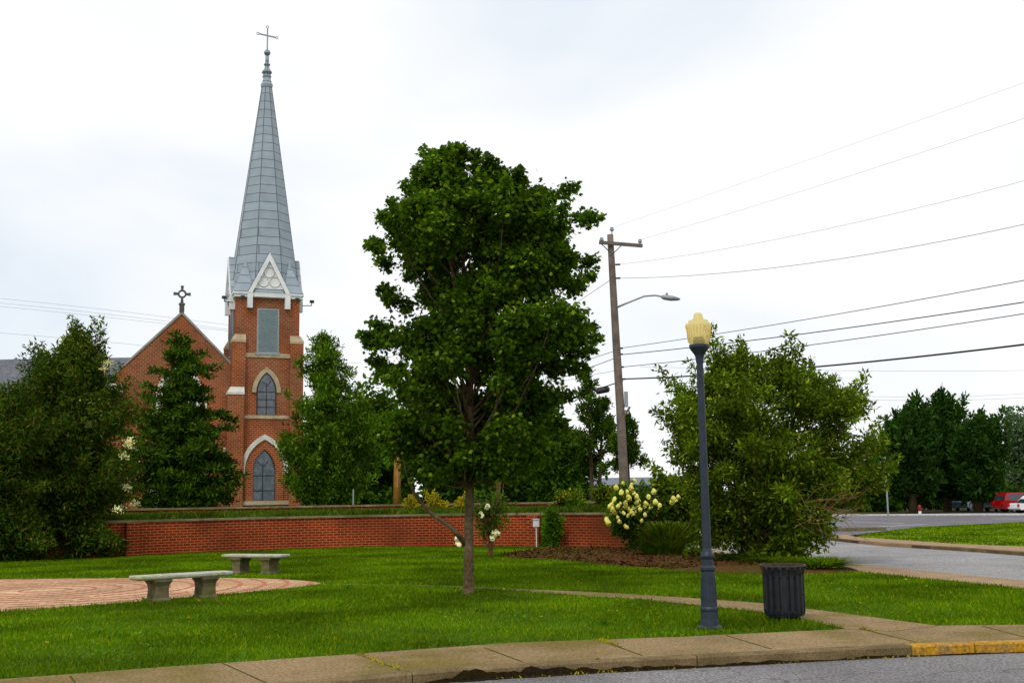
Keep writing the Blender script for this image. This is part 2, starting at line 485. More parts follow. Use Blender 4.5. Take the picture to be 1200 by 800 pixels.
def asphalt(name, a, b, crack):
    m = pm(name, a, b, .7, .85, .15, big=(.25, tuple(x * 1.25 for x in a), .5), fine=(38, .6))
    t = m.node_tree; pb = t.nodes['Principled BSDF']
    src = pb.inputs['Base Color'].links[0].from_socket
    tcn = t.nodes.new('ShaderNodeTexCoord')
    nn = N(t, 'ShaderNodeTexNoise', Scale=1.5, Detail=4.0)
    t.links.new(tcn.outputs['Object'], nn.inputs['Vector'])
    ad = t.nodes.new('ShaderNodeVectorMath'); ad.operation = 'ADD'
    t.links.new(tcn.outputs['Object'], ad.inputs[0]); t.links.new(nn.outputs['Color'], ad.inputs[1])
    vo = t.nodes.new('ShaderNodeTexVoronoi'); vo.feature = 'DISTANCE_TO_EDGE'; vo.inputs['Scale'].default_value = .32
    t.links.new(ad.outputs[0], vo.inputs['Vector'])
    rr = t.nodes.new('ShaderNodeValToRGB')
    rr.color_ramp.elements[0].position = 0.0; rr.color_ramp.elements[0].color = (crack,) * 3 + (1,)
    rr.color_ramp.elements[1].position = 0.008; rr.color_ramp.elements[1].color = (0, 0, 0, 1)
    t.links.new(vo.outputs['Distance'], rr.inputs[0])
    mxx = t.nodes.new('ShaderNodeMixRGB'); mxx.inputs[2].default_value = (.05, .045, .04, 1)
    t.links.new(rr.outputs[0], mxx.inputs[0]); t.links.new(src, mxx.inputs[1]); t.links.new(mxx.outputs[0], pb.inputs['Base Color'])
asphalt('asphalt_near', (.185, .18, .18), (.135, .13, .13), .6)
asphalt('asphalt_street', (.27, .26, .26), (.22, .21, .21), .5)
asphalt('asphalt_lot', (.16, .15, .16), (.12, .115, .125), .4)

def spire_metal():
    """grey sheet metal with darker seams between the sheets"""
    m, t, b = newmat('spire_metal')
    uv = t.nodes.new('ShaderNodeUVMap')
    br = N(t, 'ShaderNodeTexBrick', Scale=1.0)
    br.inputs['Color1'].default_value = (.29, .345, .39, 1); br.inputs['Color2'].default_value = (.245, .29, .335, 1)
    br.inputs['Mortar'].default_value = (.085, .09, .10, 1)
    br.inputs['Brick Width'].default_value = 40; br.inputs['Row Height'].default_value = .62
    br.inputs['Mortar Size'].default_value = .028; br.inputs['Mortar Smooth'].default_value = .2
    t.links.new(uv.outputs[0], br.inputs['Vector'])
    n = N(t, 'ShaderNodeTexNoise', Scale=1.3, Detail=5.0); t.links.new(uv.outputs[0], n.inputs['Vector'])
    mr = t.nodes.new('ShaderNodeMapRange'); mr.inputs['To Min'].default_value = .75; mr.inputs['To Max'].default_value = 1.25
    t.links.new(n.outputs[0], mr.inputs[0])
    mm = t.nodes.new('ShaderNodeVectorMath'); mm.operation = 'SCALE'
    t.links.new(br.outputs['Color'], mm.inputs[0]); t.links.new(mr.outputs[0], mm.inputs['Scale'])
    t.links.new(mm.outputs[0], b.inputs['Base Color'])
    b.inputs['Roughness'].default_value = .5; b.inputs['Metallic'].default_value = .15
    MATS['spire_metal'] = m
spire_metal()

def leaded_glass():
    m, t, b = newmat('leaded_glass')
    uv = t.nodes.new('ShaderNodeUVMap')
    vo = N(t, 'ShaderNodeTexVoronoi', Scale=5.0); t.links.new(uv.outputs[0], vo.inputs['Vector'])
    r = t.nodes.new('ShaderNodeValToRGB')
    r.color_ramp.elements[0].color = (.07, .085, .11, 1); r.color_ramp.elements[1].color = (.15, .165, .19, 1)
    t.links.new(vo.outputs['Color'], r.inputs[0]); t.links.new(r.outputs[0], b.inputs['Base Color'])
    b.inputs['Roughness'].default_value = .35
    MATS['leaded_glass'] = m
leaded_glass()
def globe_mat():
    m, t, b = newmat('globe_plastic')
    b.inputs['Base Color'].default_value = (.88, .74, .34, 1); b.inputs['Roughness'].default_value = .3
    tr = t.nodes.new('ShaderNodeBsdfTranslucent'); tr.inputs[0].default_value = (1, .9, .5, 1)
    tp = t.nodes.new('ShaderNodeBsdfTransparent'); tp.inputs[0].default_value = (1, .92, .62, 1)
    a = t.nodes.new('ShaderNodeMixShader'); a.inputs[0].default_value = .5
    c = t.nodes.new('ShaderNodeMixShader'); c.inputs[0].default_value = .45
    t.links.new(b.outputs[0], a.inputs[1]); t.links.new(tr.outputs[0], a.inputs[2])
    t.links.new(a.outputs[0], c.inputs[1]); t.links.new(tp.outputs[0], c.inputs[2])
    t.links.new(c.outputs[0], t.nodes['Material Output'].inputs[0])
    MATS['globe_plastic'] = m
globe_mat()

leafmat('maple_leaf', (.024, .060, .003), (.072, .14, .005), (.24, .33, .015), trans=.36, clump=1.0)
leafmat('shrub_leaf', (.040, .078, .004), (.125, .195, .008), (.34, .40, .02), trans=.3, clump=.9)
leafmat('myrtle_leaf', (.022, .055, .004), (.07, .12, .007), (.17, .11, .02), trans=.28, clump=.8)
leafmat('myrtle_lit_tip', (.10, .15, .02), (.20, .25, .03), (.34, .36, .05), trans=.35)
leafmat('pine_leaf', (.022, .058, .003), (.055, .11, .005), (.13, .16, .008), trans=.12, clump=.8)
leafmat('cedar_leaf', (.032, .085, .005), (.10, .19, .008), (.22, .28, .015), trans=.2, clump=.7)
leafmat('back_leaf', (.025, .070, .005), (.07, .15, .008), trans=.3, clump=.5)
leafmat('dark_leaf', (.018, .046, .005), (.045, .095, .008), trans=.2, clump=.6)
leafmat('far_dark_leaf', (.014, .045, .006), (.034, .085, .009), trans=.15, clump=.3)
leafmat('hazy_leaf', (.07, .12, .06), (.13, .19, .09), trans=.25, clump=.4)  # pale grey-green: distance haze painted into the leaf colour
leafmat('hydrangea_leaf', (.03, .08, .006), (.09, .16, .01), trans=.3)
leafmat('vine_leaf', (.05, .13, .006), (.11, .23, .01), trans=.35)
leafmat('yellow_leaf', (.42, .32, .02), (.24, .24, .015), (.6, .38, .02), trans=.3)
leafmat('grass_clump', (.05, .10, .006), (.12, .18, .012), (.26, .2, .05), trans=.3)
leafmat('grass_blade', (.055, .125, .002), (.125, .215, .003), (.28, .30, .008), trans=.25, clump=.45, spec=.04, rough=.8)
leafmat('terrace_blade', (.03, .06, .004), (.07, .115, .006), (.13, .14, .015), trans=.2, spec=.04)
leafmat('petal_and_sunlit_leaf', (.72, .68, .24), (.85, .83, .5), (.9, .88, .7), trans=.25, tcol=(1, 1, .8), spec=.1)
leafmat('petal_white', (.75, .72, .42), (.88, .86, .66), trans=.2, tcol=(1, 1, .9), spec=.1)
M = MATS


# ================================================================== SETTING
def sheet(name, pts, z, mat, kind='structure', thick=None):
    mb = MB()
    if thick:
        mb.prism(pts, 'z', z - thick, z)
    else:
        mb.add([(p[0], p[1], z) for p in pts], [tuple(range(len(pts)))])
    o = mb.build(name, mat)
    if o.data.polygons[0].normal.z < 0 and not thick:
        o.data.flip_normals()
    o['kind'] = kind
    return o
def tri_sheet(name, pts, z, mat, holes=None):
    return sheet(name, pts, z, mat)
ROADZ = -0.10
sheet('ground', [(-900, -60), (900, -60), (900, 1500), (-900, 1500)], -0.17, M['far_ground'])
# front sidewalk edge line (towards the lawn) and kerb lip line
walk_in = [G(*p) for p in [(-500, 835), (0, 796), (200, 781), (400, 767.5), (600, 753), (800, 746), (993, 737), (1093, 733), (1200, 732), (1500, 730)]]
kerb_out = [G(*p) for p in [(-500, 872), (-100, 836), (200, 815), (400, 798), (490, 788), (647, 778), (800, 770.5), (940, 763.5), (1046, 758), (1200, 752.5), (1500, 744)]]
def resample(pts, step):
    P_ = [Vector((p[0], p[1])) for p in pts]; out = [P_[0]]
    for a, b in zip(P_, P_[1:]):
        L = (b - a).length; n = max(1, int(L / step))
        for i in range(1, n + 1): out.append(a + (b - a) * i / n)
    return out
def smooth_line(pts, it=3):
    pts = [Vector((p[0], p[1])) for p in pts]
    for _ in range(it):
        q = [pts[0]]
        for a, b in zip(pts, pts[1:]): q += [a * .75 + b * .25, a * .25 + b * .75]
        q.append(pts[-1]); pts = q
    return pts
kerb_out = smooth_line(kerb_out, 2)
def offset(pts, d):
    out = []
    for i, p in enumerate(pts):
        t = (pts[min(i + 1, len(pts) - 1)] - pts[max(i - 1, 0)]).normalized()
        out.append(p + Vector((-t.y, t.x)) * d)
    return out
kerb_in = offset(kerb_out, 0.16)
street_near = [(13.2, 13.5), (10.9, 17.5), G(1200, 682, ROADZ), G(1090, 671, ROADZ), G(990, 661, ROADZ), (6.4, 31.6), (5.7, 38), (5.6, 60), (5.6, 110)]
shoulder_in = [(12.7, 13.0), (10.2, 17.3), G(1200, 690), G(1100, 680), G(1004, 671), G(950, 664), (5.5, 31.4), (5.1, 38), (5.05, 60), (5.05, 110)]
lawn_poly = [tuple(p) for p in walk_in] + [(12.2, 13.2)] + shoulder_in[1:8] + [(-70, 60), (-70, walk_in[0][1])]
lawn = sheet('lawn', lawn_poly, 0.0, M['lawn'], thick=0.16)
# front road
sheet('front_road', [(-60, -20), (60, -20), (60, 13)] + [tuple(p) for p in reversed(offset(kerb_out, 0.05))] + [(-60, 4)], ROADZ, M['asphalt_near'])
# sidewalk slab
sw = MB()
walk_poly = [tuple(p) for p in offset(kerb_out, 0.165)] + [tuple(p) for p in reversed(walk_in)]
sw.add([(p[0], p[1], 0.006) for p in walk_poly], [tuple(range(len(walk_poly)))])
for a, b in [((82, 792), (92, 806)), ((260, 777), (313, 801)), ((420, 767), (470, 786)), ((567, 759), (613, 776)), ((703, 750.5), (753, 768.5)), ((850, 744.5), (905, 761)), ((1010, 737.5), (1075, 753)), ((1150, 733.5), (1210, 749))]:
    A, B = Vector(G(*a)), Vector(G(*b)); t = (B - A).normalized(); n = Vector((-t.y, t.x)) * .009
    A = A + t * .02; B = B - t * .01
    sw.add([(*(A + n), .0095), (*(A - n), .0095), (*(B - n), .0095), (*(B + n), .0095)], [(0, 1, 2, 3)], 1)
o = sw.build('sidewalk', [M['concrete'], M['joint']]); o['kind'] = 'structure'
for p in o.data.polygons:
    pass
# kerb with a joint every three metres; painted yellow at the right
def kerb(name, lip, back, z1, z0, mat_of, joint=3.0, kd='structure', rng=random.Random(3)):
    mb = MB(); s = 0
    gap = 0.012
    n = len(lip)
    for i in range(n - 1):
        a, b, c, d = lip[i], lip[i + 1], back[i + 1], back[i]
        L = (b - a).length
        mi = mat_of(a)
        jn = int(s / joint) != int((s + L) / joint)
        e = 1 - gap / L if jn else 1
        b2 = a + (b - a) * e; c2 = d + (c - d) * e
        ch = 0.018
        la, lb = a + (d - a).normalized() * ch, b2 + (c2 - b2).normalized() * ch
        vs = [(*a, z0), (*b2, z0), (*a, z1 - ch), (*b2, z1 - ch), (*la, z1), (*lb, z1), (*d, z1), (*c2, z1), (*d, z0), (*c2, z0)]
        mb.add(vs, [(0, 1, 3, 2), (2, 3, 5, 4), (4, 5, 7, 6), (6, 7, 9, 8), (0, 2, 4, 6, 8), (1, 9, 7, 5, 3)], mi)
        s += L
    o = mb.build(name, [M['kerb_concrete'], M['kerb_yellow']], fixn=True); o['kind'] = kd
    return o
k_yellow = G(1046, 758)[0]
ko = resample(kerb_out, .4)
kerb('kerb', ko, offset(ko, .16), 0.012, -0.16, lambda a: 1 if a.x > k_yellow else 0)
# ragged black strip painting the dark of the crack along the foot of the kerb
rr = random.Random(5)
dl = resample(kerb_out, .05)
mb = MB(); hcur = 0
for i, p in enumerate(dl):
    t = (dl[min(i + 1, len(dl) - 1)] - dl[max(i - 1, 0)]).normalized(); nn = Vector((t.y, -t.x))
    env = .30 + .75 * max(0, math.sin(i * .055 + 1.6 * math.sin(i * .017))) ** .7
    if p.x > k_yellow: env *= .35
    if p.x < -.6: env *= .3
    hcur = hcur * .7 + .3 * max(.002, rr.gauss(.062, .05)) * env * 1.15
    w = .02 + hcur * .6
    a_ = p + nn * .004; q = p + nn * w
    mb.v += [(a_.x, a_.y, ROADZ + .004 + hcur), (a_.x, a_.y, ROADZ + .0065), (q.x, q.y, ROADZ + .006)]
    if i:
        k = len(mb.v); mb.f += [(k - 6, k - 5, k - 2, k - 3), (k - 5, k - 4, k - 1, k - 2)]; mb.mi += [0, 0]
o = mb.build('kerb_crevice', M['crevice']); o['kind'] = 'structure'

# path crossing the lawn
path_up = [(300, 684.6), (400, 684), (470, 685.0), (543, 687), (633, 691), (720, 695), (800, 700), (895, 707), (990, 719), (1098, 733.4)]
path_lo = [(993, 737.4), (940, 726), (895, 718), (800, 707.5), (720, 701), (633, 694.5), (567, 689.8), (470, 686.4), (400, 685.4), (300, 685.8)]
path_poly = [tuple(p) for p in [G(*p) for p in path_up]] + [G(1046, 740)] + [G(*p) for p in path_lo]
sheet('path', path_poly, 0.009, M['concrete'])
# paved circle with labyrinth rings
PC = Vector((-8.7, 21.45))
pz = [(0, 717), (70, 713), (143, 706.5), (200, 702), (260, 697.5), (300, 693.5), (333, 690), (362, 686.6), (380, 684.3), (367, 681.3), (330, 678.8), (273, 677.2), (150, 677.2), (0, 679)]
plaza_poly = [tuple(p) for p in smooth_line([G(*p) for p in pz], 2)] + [(-13.4, 24.4), (-14.2, 22), (-13.6, 19.3), (-11.5, 17.4), (-9.2, 16.9)]
sheet('plaza', plaza_poly, 0.012, M['plaza_paver'])
def inpoly(x, y, poly):
    x = np.asarray(x); y = np.asarray(y); ins = np.zeros(x.shape, bool)
    n = len(poly); j = n - 1
    for i in range(n):
        xi, yi = poly[i][0], poly[i][1]; xj, yj = poly[j][0], poly[j][1]
        c = ((yi > y) != (yj > y)) & (x < (xj - xi) * (y - yi) / ((yj - yi) or 1e-12) + xi)
        ins ^= c; j = i
    return ins
mb = MB()
RC = Vector((-8.9, 21.9))
for k in range(1, 12):
    r = .45 * k
    n = 160
    for i in range(n):
        if (i * 7 + k * 31) % 160 < 6 and k < 9: continue
        a0, a1 = 2 * PI * i / n, 2 * PI * (i + 1) / n
        q = [RC + Vector((math.cos(a), math.sin(a))) * rad for a in (a0, a1) for rad in (r - .04, r + .04)]
        if not all(inpoly(np.array([p.x]), np.array([p.y]), plaza_poly)[0] for p in q): continue
        mb.add([(*q[0], .016), (*q[1], .016), (*q[3], .016), (*q[2], .016)], [(0, 1, 2, 3)])
o = mb.build('plaza_rings', M['plaza_ring']); o['kind'] = 'structure'
# mulch bed, slightly mounded
bed_px = [(588, 651), (640, 643), (690, 643), (760, 644), (830, 652), (880, 655), (960, 658), (1000, 665), (1012, 672), (960, 674), (900, 673.5), (840, 672), (780, 668), (700, 661), (640, 656), (600, 655)]
bed_poly = [tuple(p) for p in smooth_line([G(*p) for p in bed_px], 2)]
cx = sum(p[0] for p in bed_poly) / len(bed_poly); cy = sum(p[1] for p in bed_poly) / len(bed_poly)
mb = MB(); n = len(bed_poly); vs = []
for s_, z_ in ((1, .006), (.9, .04), (.6, .07)):
    vs += [(cx + (p[0] - cx) * s_, cy + (p[1] - cy) * s_, z_) for p in bed_poly]
fs = []
for l in range(2):
    for i in range(n): fs.append((l * n + i, l * n + (i + 1) % n, (l + 1) * n + (i + 1) % n, (l + 1) * n + i))
fs.append(tuple(range(2 * n, 3 * n)))
o = mb.add(vs, fs).build('mulch_bed', M['mulch']); o['kind'] = 'structure'
# cross street, shoulder, far kerb, verge, parking lot
street_far = [(19.5, 22), (16.4, 26.5), G(1200, 648, ROADZ), G(1130, 643.5, ROADZ), G(1035, 638.5, ROADZ), G(972, 633, ROADZ), (10.9, 48), (10.6, 60), (10.6, 110)]
sheet('cross_street', street_near + list(reversed(street_far)) + [(22, 12.8)], ROADZ + .004, M['asphalt_street'])
sheet('road_shoulder', shoulder_in + [(p[0] + .15, p[1] + .15) for p in reversed(street_near)], ROADZ + .012, M['shoulder'])
lot_poly = [(10.7, 40), G(972, 630, ROADZ), G(1015, 625, ROADZ), G(1080, 617, ROADZ), G(1200, 611.5, ROADZ), (60, 56), (70, 88), (8, 88), (10.7, 60)]
sheet('parking_lot', lot_poly, ROADZ + .010, M['asphalt_lot'])
vg_in = [G(1012, 625.5), G(1080, 617.5), G(1200, 612.2), (60, 55), (40, 26)]
vg_out = [G(1330, 647), G(1200, 640), G(1130, 637.5), G(1050, 632), G(1005, 629)]
verge_poly = vg_in + vg_out
sheet('verge', verge_poly, 0.0, M['verge'], thick=.16)
fw = [Vector(G(*p)) for p in [(965, 629), (1035, 636), (1130, 641.5), (1200, 646.5), (1330, 657)]]
sheet('far_sidewalk', [tuple(p) for p in fw] + vg_out + [G(990, 626)], 0.004, M['shoulder'], thick=.15)
k2 = resample(smooth_line(fw, 2), .5)
kerb('kerb', k2, offset(k2, .15), 0.008, -0.16, lambda a: 0)
mb = MB()
for a, b in [((985, 611), (1060, 613.5)), ((1000, 618.5), (1040, 620)), ((1030, 617), (1085, 614.3))]:
    A, B = Vector(G(*a, ROADZ)), Vector(G(*b, ROADZ)); t = (B - A).normalized(); n = Vector((-t.y, t.x)) * .1
    z = ROADZ + .016
    mb.add([(*(A + n), z), (*(A - n), z), (*(B - n), z), (*(B + n), z)], [(0, 1, 2, 3)])
o = mb.build('parking_lines', M['line_paint']); o['kind'] = 'structure'
A, B = Vector(G(940, 604.6, ROADZ)), Vector(G(1260, 603.4, ROADZ))
sheet('lot_sidewalk', [tuple(A), tuple(B), (B.x, B.y + 2.2), (A.x, A.y + 2.2)], ROADZ + .1, M['line_paint'], thick=.1)
sheet('back_shaded_ground', [(12, 90.2), (120, 90.2), (160, 240), (12, 240)], ROADZ + .02, M['shade_ground'])  # dark colour paints the shade beneath the far trees

# ------------------------------------------------------------------ terrace and retaining walls
def wall_curve(ctrl): return resample(smooth_line(ctrl, 3), .35)
w1 = wall_curve([(-17.5, 30.5), (-14.5, 33.2), (-11.55, 35.3), (-8.8, 37.7), (-5.9, 38.95), (-2.6, 39.0), (.3, 38.0), (1.7, 36.9), (3.1, 35.5), (4.4, 34.2)])
def curved_wall(name, line, th, z0, z1, cap_h, cap_over, label, piers=()):
    root = empty(name, (line[0].x, line[0].y, 0), label=label, cat='wall')
    mb = MB(); inner = offset(line, th); uv = []
    s = 0
    for i, (a, b) in enumerate(zip(line, inner)):
        if i: s += (a - line[i - 1]).length
        for p in (a, b):
            for z in (z0, z1): mb.v.append((p.x, p.y, z)); uv.append((s, z))
        if i:
            k = i * 4; j = k - 4
            mb.f += [(j, k, k + 1, j + 1), (j + 2, j + 3, k + 3, k + 2), (j + 1, k + 1, k + 3, j + 3)]; mb.mi += [0] * 3
    mb.f += [(0, 1, 3, 2), (k, k + 2, k + 3, k + 1)]; mb.mi += [0, 0]
    mb.build('brickwork', M['wall_brick'], root, rel=root.location, uv=uv)
    c = MB(); lo = offset(line, -cap_over); li = offset(line, th + cap_over)
    for i, (a, b) in enumerate(zip(lo, li)):
        for p in (a, b):
            for z in (z1 + .003, z1 + cap_h): c.v.append((p.x, p.y, z))
        if i:
            k = i * 4; j = k - 4
            c.f += [(j, k, k + 1, j + 1), (j + 2, j + 3, k + 3, k + 2), (j + 1, k + 1, k + 3, j + 3), (j, j + 2, k + 2, k)]; c.mi += [0] * 4
    c.f += [(0, 1, 3, 2), (k, k + 2, k + 3, k + 1)]; c.mi += [0, 0]
    c.build('coping', M['coping'], root, rel=root.location)
    for pi in piers:
        p = min(line, key=lambda q: (q - Vector(pi)).length); i = line.index(p)
        t = (line[min(i + 1, len(line) - 1)] - line[max(0, i - 1)]).normalized()
        pm_ = MB().box((p.x, p.y, (z0 + z1 - .004) / 2), (.42, .5, z1 - z0 - .004), rz=math.atan2(t.y, t.x))
        pm_.build('pier', M['wall_brick'], root, rel=root.location)
    return root
curved_wall('retaining_wall', w1, .28, -.02, 1.03, .07, .04, 'curved red brick retaining wall with stone coping along the back of the lawn', piers=[(-11.55, 35.3), (.75, 37.75), (4.3, 34.3)])
w2 = wall_curve([(-22, 37), (-15, 40.6), (-11, 42.2), (-6, 43.4), (-2, 43.3), (1.2, 42.4), (3.2, 41.3), (4.6, 40.0)])
curved_wall('low_terrace_wall', w2, .28, .9, 1.36, .07, .05, 'low upper brick wall with a rounded coping, behind the strip of terrace grass')
side = [(4.55, 34.2), (4.75, 40), (4.8, 60), (4.8, 75)]
sw_ = resample(side, 1.0)
mb = MB(); inn = offset(sw_, .25)
root = empty('side_wall', (4.55, 34.2, 0), label='straight brick side wall of the terrace running back beside the street', cat='wall')
for i, (a, b) in enumerate(zip(sw_, inn)):
    top = 1.0 if a.y < 40 else 1.3
    for p in (a, b):
        for z in (-.16, top): mb.v.append((p.x, p.y, z))
    if i:
        k = i * 4; j = k - 4
        mb.f += [(j, k, k + 1, j + 1), (j + 2, j + 3, k + 3, k + 2), (j + 1, k + 1, k + 3, j + 3)]; mb.mi += [0] * 3
mb.build('brickwork', M['wall_brick'], root, rel=root.location)
i1 = offset(w1, .14); i2 = offset(w2, .14)
def terr_z(x, y):
    d1 = min((p - Vector((x, y))).length for p in i1[::3]); d2 = min((p - Vector((x, y))).length for p in i2[::3])
    hi = 1.28 if x < -4 else 1.28 - .14 * min(1, (x + 4) / 4)
    return 1.05 + (hi - 1.05) * d1 / (d1 + d2)
mb = MB(); na = 60
for i in range(na):
    a = i1[int(i * (len(i1) - 1) / (na - 1))]; b = i2[int(i * (len(i2) - 1) / (na - 1))]
    for k in range(5):
        q = a.lerp(b, k / 4); mb.v.append((q.x, q.y, terr_z(q.x, q.y) if 0 < k < 4 else (1.05 if k == 0 else (1.28 if q.x < -4 else 1.28 - .14 * min(1, (q.x + 4) / 4)))))
    if i:
        for k in range(4): j = i * 5 + k; mb.f.append((j - 5, j - 4, j + 1, j)); mb.mi.append(0)
o = mb.build('terrace', M['lawn']); o['kind'] = 'structure'
sheet('churchyard', [tuple(p) for p in i2] + [(4.7, 60), (4.7, 76), (-2, 130), (-120, 130), (-120, 37)], 1.3, M['lawn'])
mb = MB().add([(4.7, 60, 1.3), (4.7, 76, 1.3), (-2, 130, 1.3), (5.0, 60, -.17), (12, 80, -.17), (8, 140, -.17)], [(0, 3, 4, 1), (1, 4, 5, 2)])
o = mb.build('slope', M['lawn']); o['kind'] = 'structure'

# ================================================================== CHURCH
PHI = R(21); TC = (-16.93, 76.5); BZ = 1.3
church = empty('church', (TC[0], TC[1], BZ), PHI, 'red brick church with a tall grey spire over its tower', 'church')
cph, sph = math.cos(PHI), math.sin(PHI)
def fac(px, py, ly=-2.1):
    """where the line of sight meets the church's own front plane: local x and height above its base"""
    r = ray(px, py)
    # local y of point = -(X-TCx)*sin + (Y-TCy)*cos
    den = -r[0] * sph + r[1] * cph
    t = (ly + (-TC[0] * sph + TC[1] * cph)) / den
    X, Y, Z = r[0] * t, r[1] * t, r[2] * t + H
    return ((X - TC[0]) * cph + (Y - TC[1]) * sph, Z - BZ)
CB = lambda mb, name, mat, parent=church, **k: mb.build(name, mat, parent, **k)
HW = 2.08
z_eave = fac(312, 345)[1]
def zf(y, x=312): return fac(x, y, -HW)[1]
# tower body
mb = MB().box((0, 0, (z_eave - 1.4) / 2 + 0), (2 * HW, 2 * HW, z_eave + 1.4 - .0)); tower = CB(mb, 'tower', M['church_brick'])
def ybox(mb, x0, x1, z0, z1, y0, y1, mi=0): return mb.box(((x0 + x1) / 2, (y0 + y1) / 2, (z0 + z1) / 2), (x1 - x0, y1 - y0, z1 - z0), mi=mi)
# corner buttresses with sloping stone caps
zc1 = zf(400); zc2 = zf(461)
for sx in (-1, 1):
    for sy in (-1, 1):
        mb = MB()
        x = sx * (HW - .18); y = sy * (HW - .18)
        mb.box((x, y, zc1 / 2 - .7), (.86, .86, zc1 + 1.4))
        if sx < 0: mb.box((x * 1.08, y * 1.045, zc2 / 2 - .7), (1.02, 1.02, zc2 + 1.4))
        b = CB(mb, 'buttress', M['church_brick'])
        for (zz, w_, k_) in (((zc1, .90, 1.0), (zc2, 1.06, 1.06)) if sx < 0 else ((zc1, .90, 1.0),)):
            mc = MB(); X0, Y0 = x * (k_ + (.02 if k_ > 1 else 0)), y * k_
            inn_ = .55
            vs = [(X0 + a * w_ / 2, Y0 + c * w_ / 2, zz - .12) for a, c in ((-1, -1), (1, -1), (1, 1), (-1, 1))]
            vs += [(X0 + a * w_ / 2, Y0 + c * w_ / 2, zz + .04) for a, c in ((-1, -1), (1, -1), (1, 1), (-1, 1))]
            vs += [(X0 + a * w_ / 2 * (inn_ if a * sx > 0 else 1), Y0 + c * w_ / 2 * (inn_ if c * sy > 0 else 1), zz + .42) for a, c in ((-1, -1), (1, -1), (1, 1), (-1, 1))]
            fs = [(0, 3, 2, 1), (8, 9, 10, 11)]
            for l in (0, 4):
                for i in range(4): fs.append((l + i, l + (i + 1) % 4, l + 4 + (i + 1) % 4, l + 4 + i))
            mc.add(vs, fs); CB(mc, 'cap', M['stone'] if k_ == 1.0 else M['white_stone'], b)
# string courses
for (y0, y1) in ((414, 419), (486.5, 490.5)):
    mb = MB(); za, zb = zf(y1), zf(y0)
    mb.box((0, 0, (za + zb) / 2), (2 * HW + .12, 2 * HW + .12, zb - za)); CB(mb, 'string_course', M['stone'])
mb = MB().box((0, 0, zf(589)), (2 * HW + .3, 2 * HW + .3, .25)); CB(mb, 'plinth', M['stone'])
def arch(w, zs, za, n=10, z0=None):
    """pointed-arch outline, half width w, springing zs, apex za; closed down to z0 when given"""
    h = za - zs
    # circle through (w,0) and (0,h) with centre on the springing line
    c = (w * w - h * h) / (2 * w); rad = w - c
    aa = math.atan2(h, -c)
    right = [(c + rad * math.cos(aa * i / n), zs + rad * math.sin(aa * i / n)) for i in range(n + 1)]
    left = [(-x, z) for x, z in reversed(right[:-1])]
    pts = right + left
    if z0 is not None: pts = [(w, z0)] + pts + [(-w, z0)]
    return pts
def arch_band(mb, cx_, w, zs, za, t, y0, y1, drop=0, n=10):
    o_ = arch(w, zs, za, n); i_ = arch(w - t, zs, za - t * 1.25, n)
    if drop: o_ = [(w, zs - drop)] + o_ + [(-w, zs - drop)]; i_ = [(w - t, zs - drop)] + i_ + [(-w + t, zs - drop)]
    for k in range(len(o_) - 1):
        q = [o_[k], o_[k + 1], i_[k + 1], i_[k]]
        mb.prism([(cx_ + p[0], p[1]) for p in q], 'y', y0, y1)
# belfry louvres on the four faces; pointed windows on front
def on_faces(fn, name, mat, faces=(0, 1, 2, 3), parent=church):
    out = []
    for k in faces:
        mb = fn()
        a = k * PI / 2; c_, s_ = math.cos(a), math.sin(a)
        mb.v = [(x * c_ - y * s_, x * s_ + y * c_, z) for x, y, z in mb.v]
        out.append(CB(mb, name, mat, parent if not isinstance(parent, list) else parent[k]))
    return out
lx0, _ = fac(301.5, 390, -HW); lx1, _ = fac(325.5, 390, -HW); lw = (lx1 - lx0) / 2; zl0, zl1 = zf(413), zf(361.5)
def louv_frame():
    mb = MB(); y0, y1 = -HW - .03, -HW + .1
    for s_ in (-1, 1): ybox(mb, s_ * lw - .05, s_ * lw + .05, zl0, zl1, y0, y1)
    ybox(mb, -lw + .05, lw - .05, zl1 - .1, zl1, y0, y1)
    ybox(mb, -lw - .15, lw + .15, zl0 - .16, zl0, y0 - .06, y1)
    return mb
def louv_slats():
    mb = MB(); n = 24
    ybox(mb, -lw + .05, lw - .05, zl0, zl1 - .1, -HW - .008, -HW + .03, 1)
    for i in range(n):
        z = zl0 + .04 + (zl1 - .14 - zl0) * i / (n - 1)
        Mx = Matrix.Rotation(R(38), 3, 'X')
        mb.box((0, -HW - .045, z), (2 * lw - .1, .012, .10), M=Mx)
    return mb
fr = on_faces(louv_frame, 'louvre', M['galvanised'])
on_faces(louv_slats, 'slats', [M['louvre_paint'], M['dark_metal']], parent=fr)
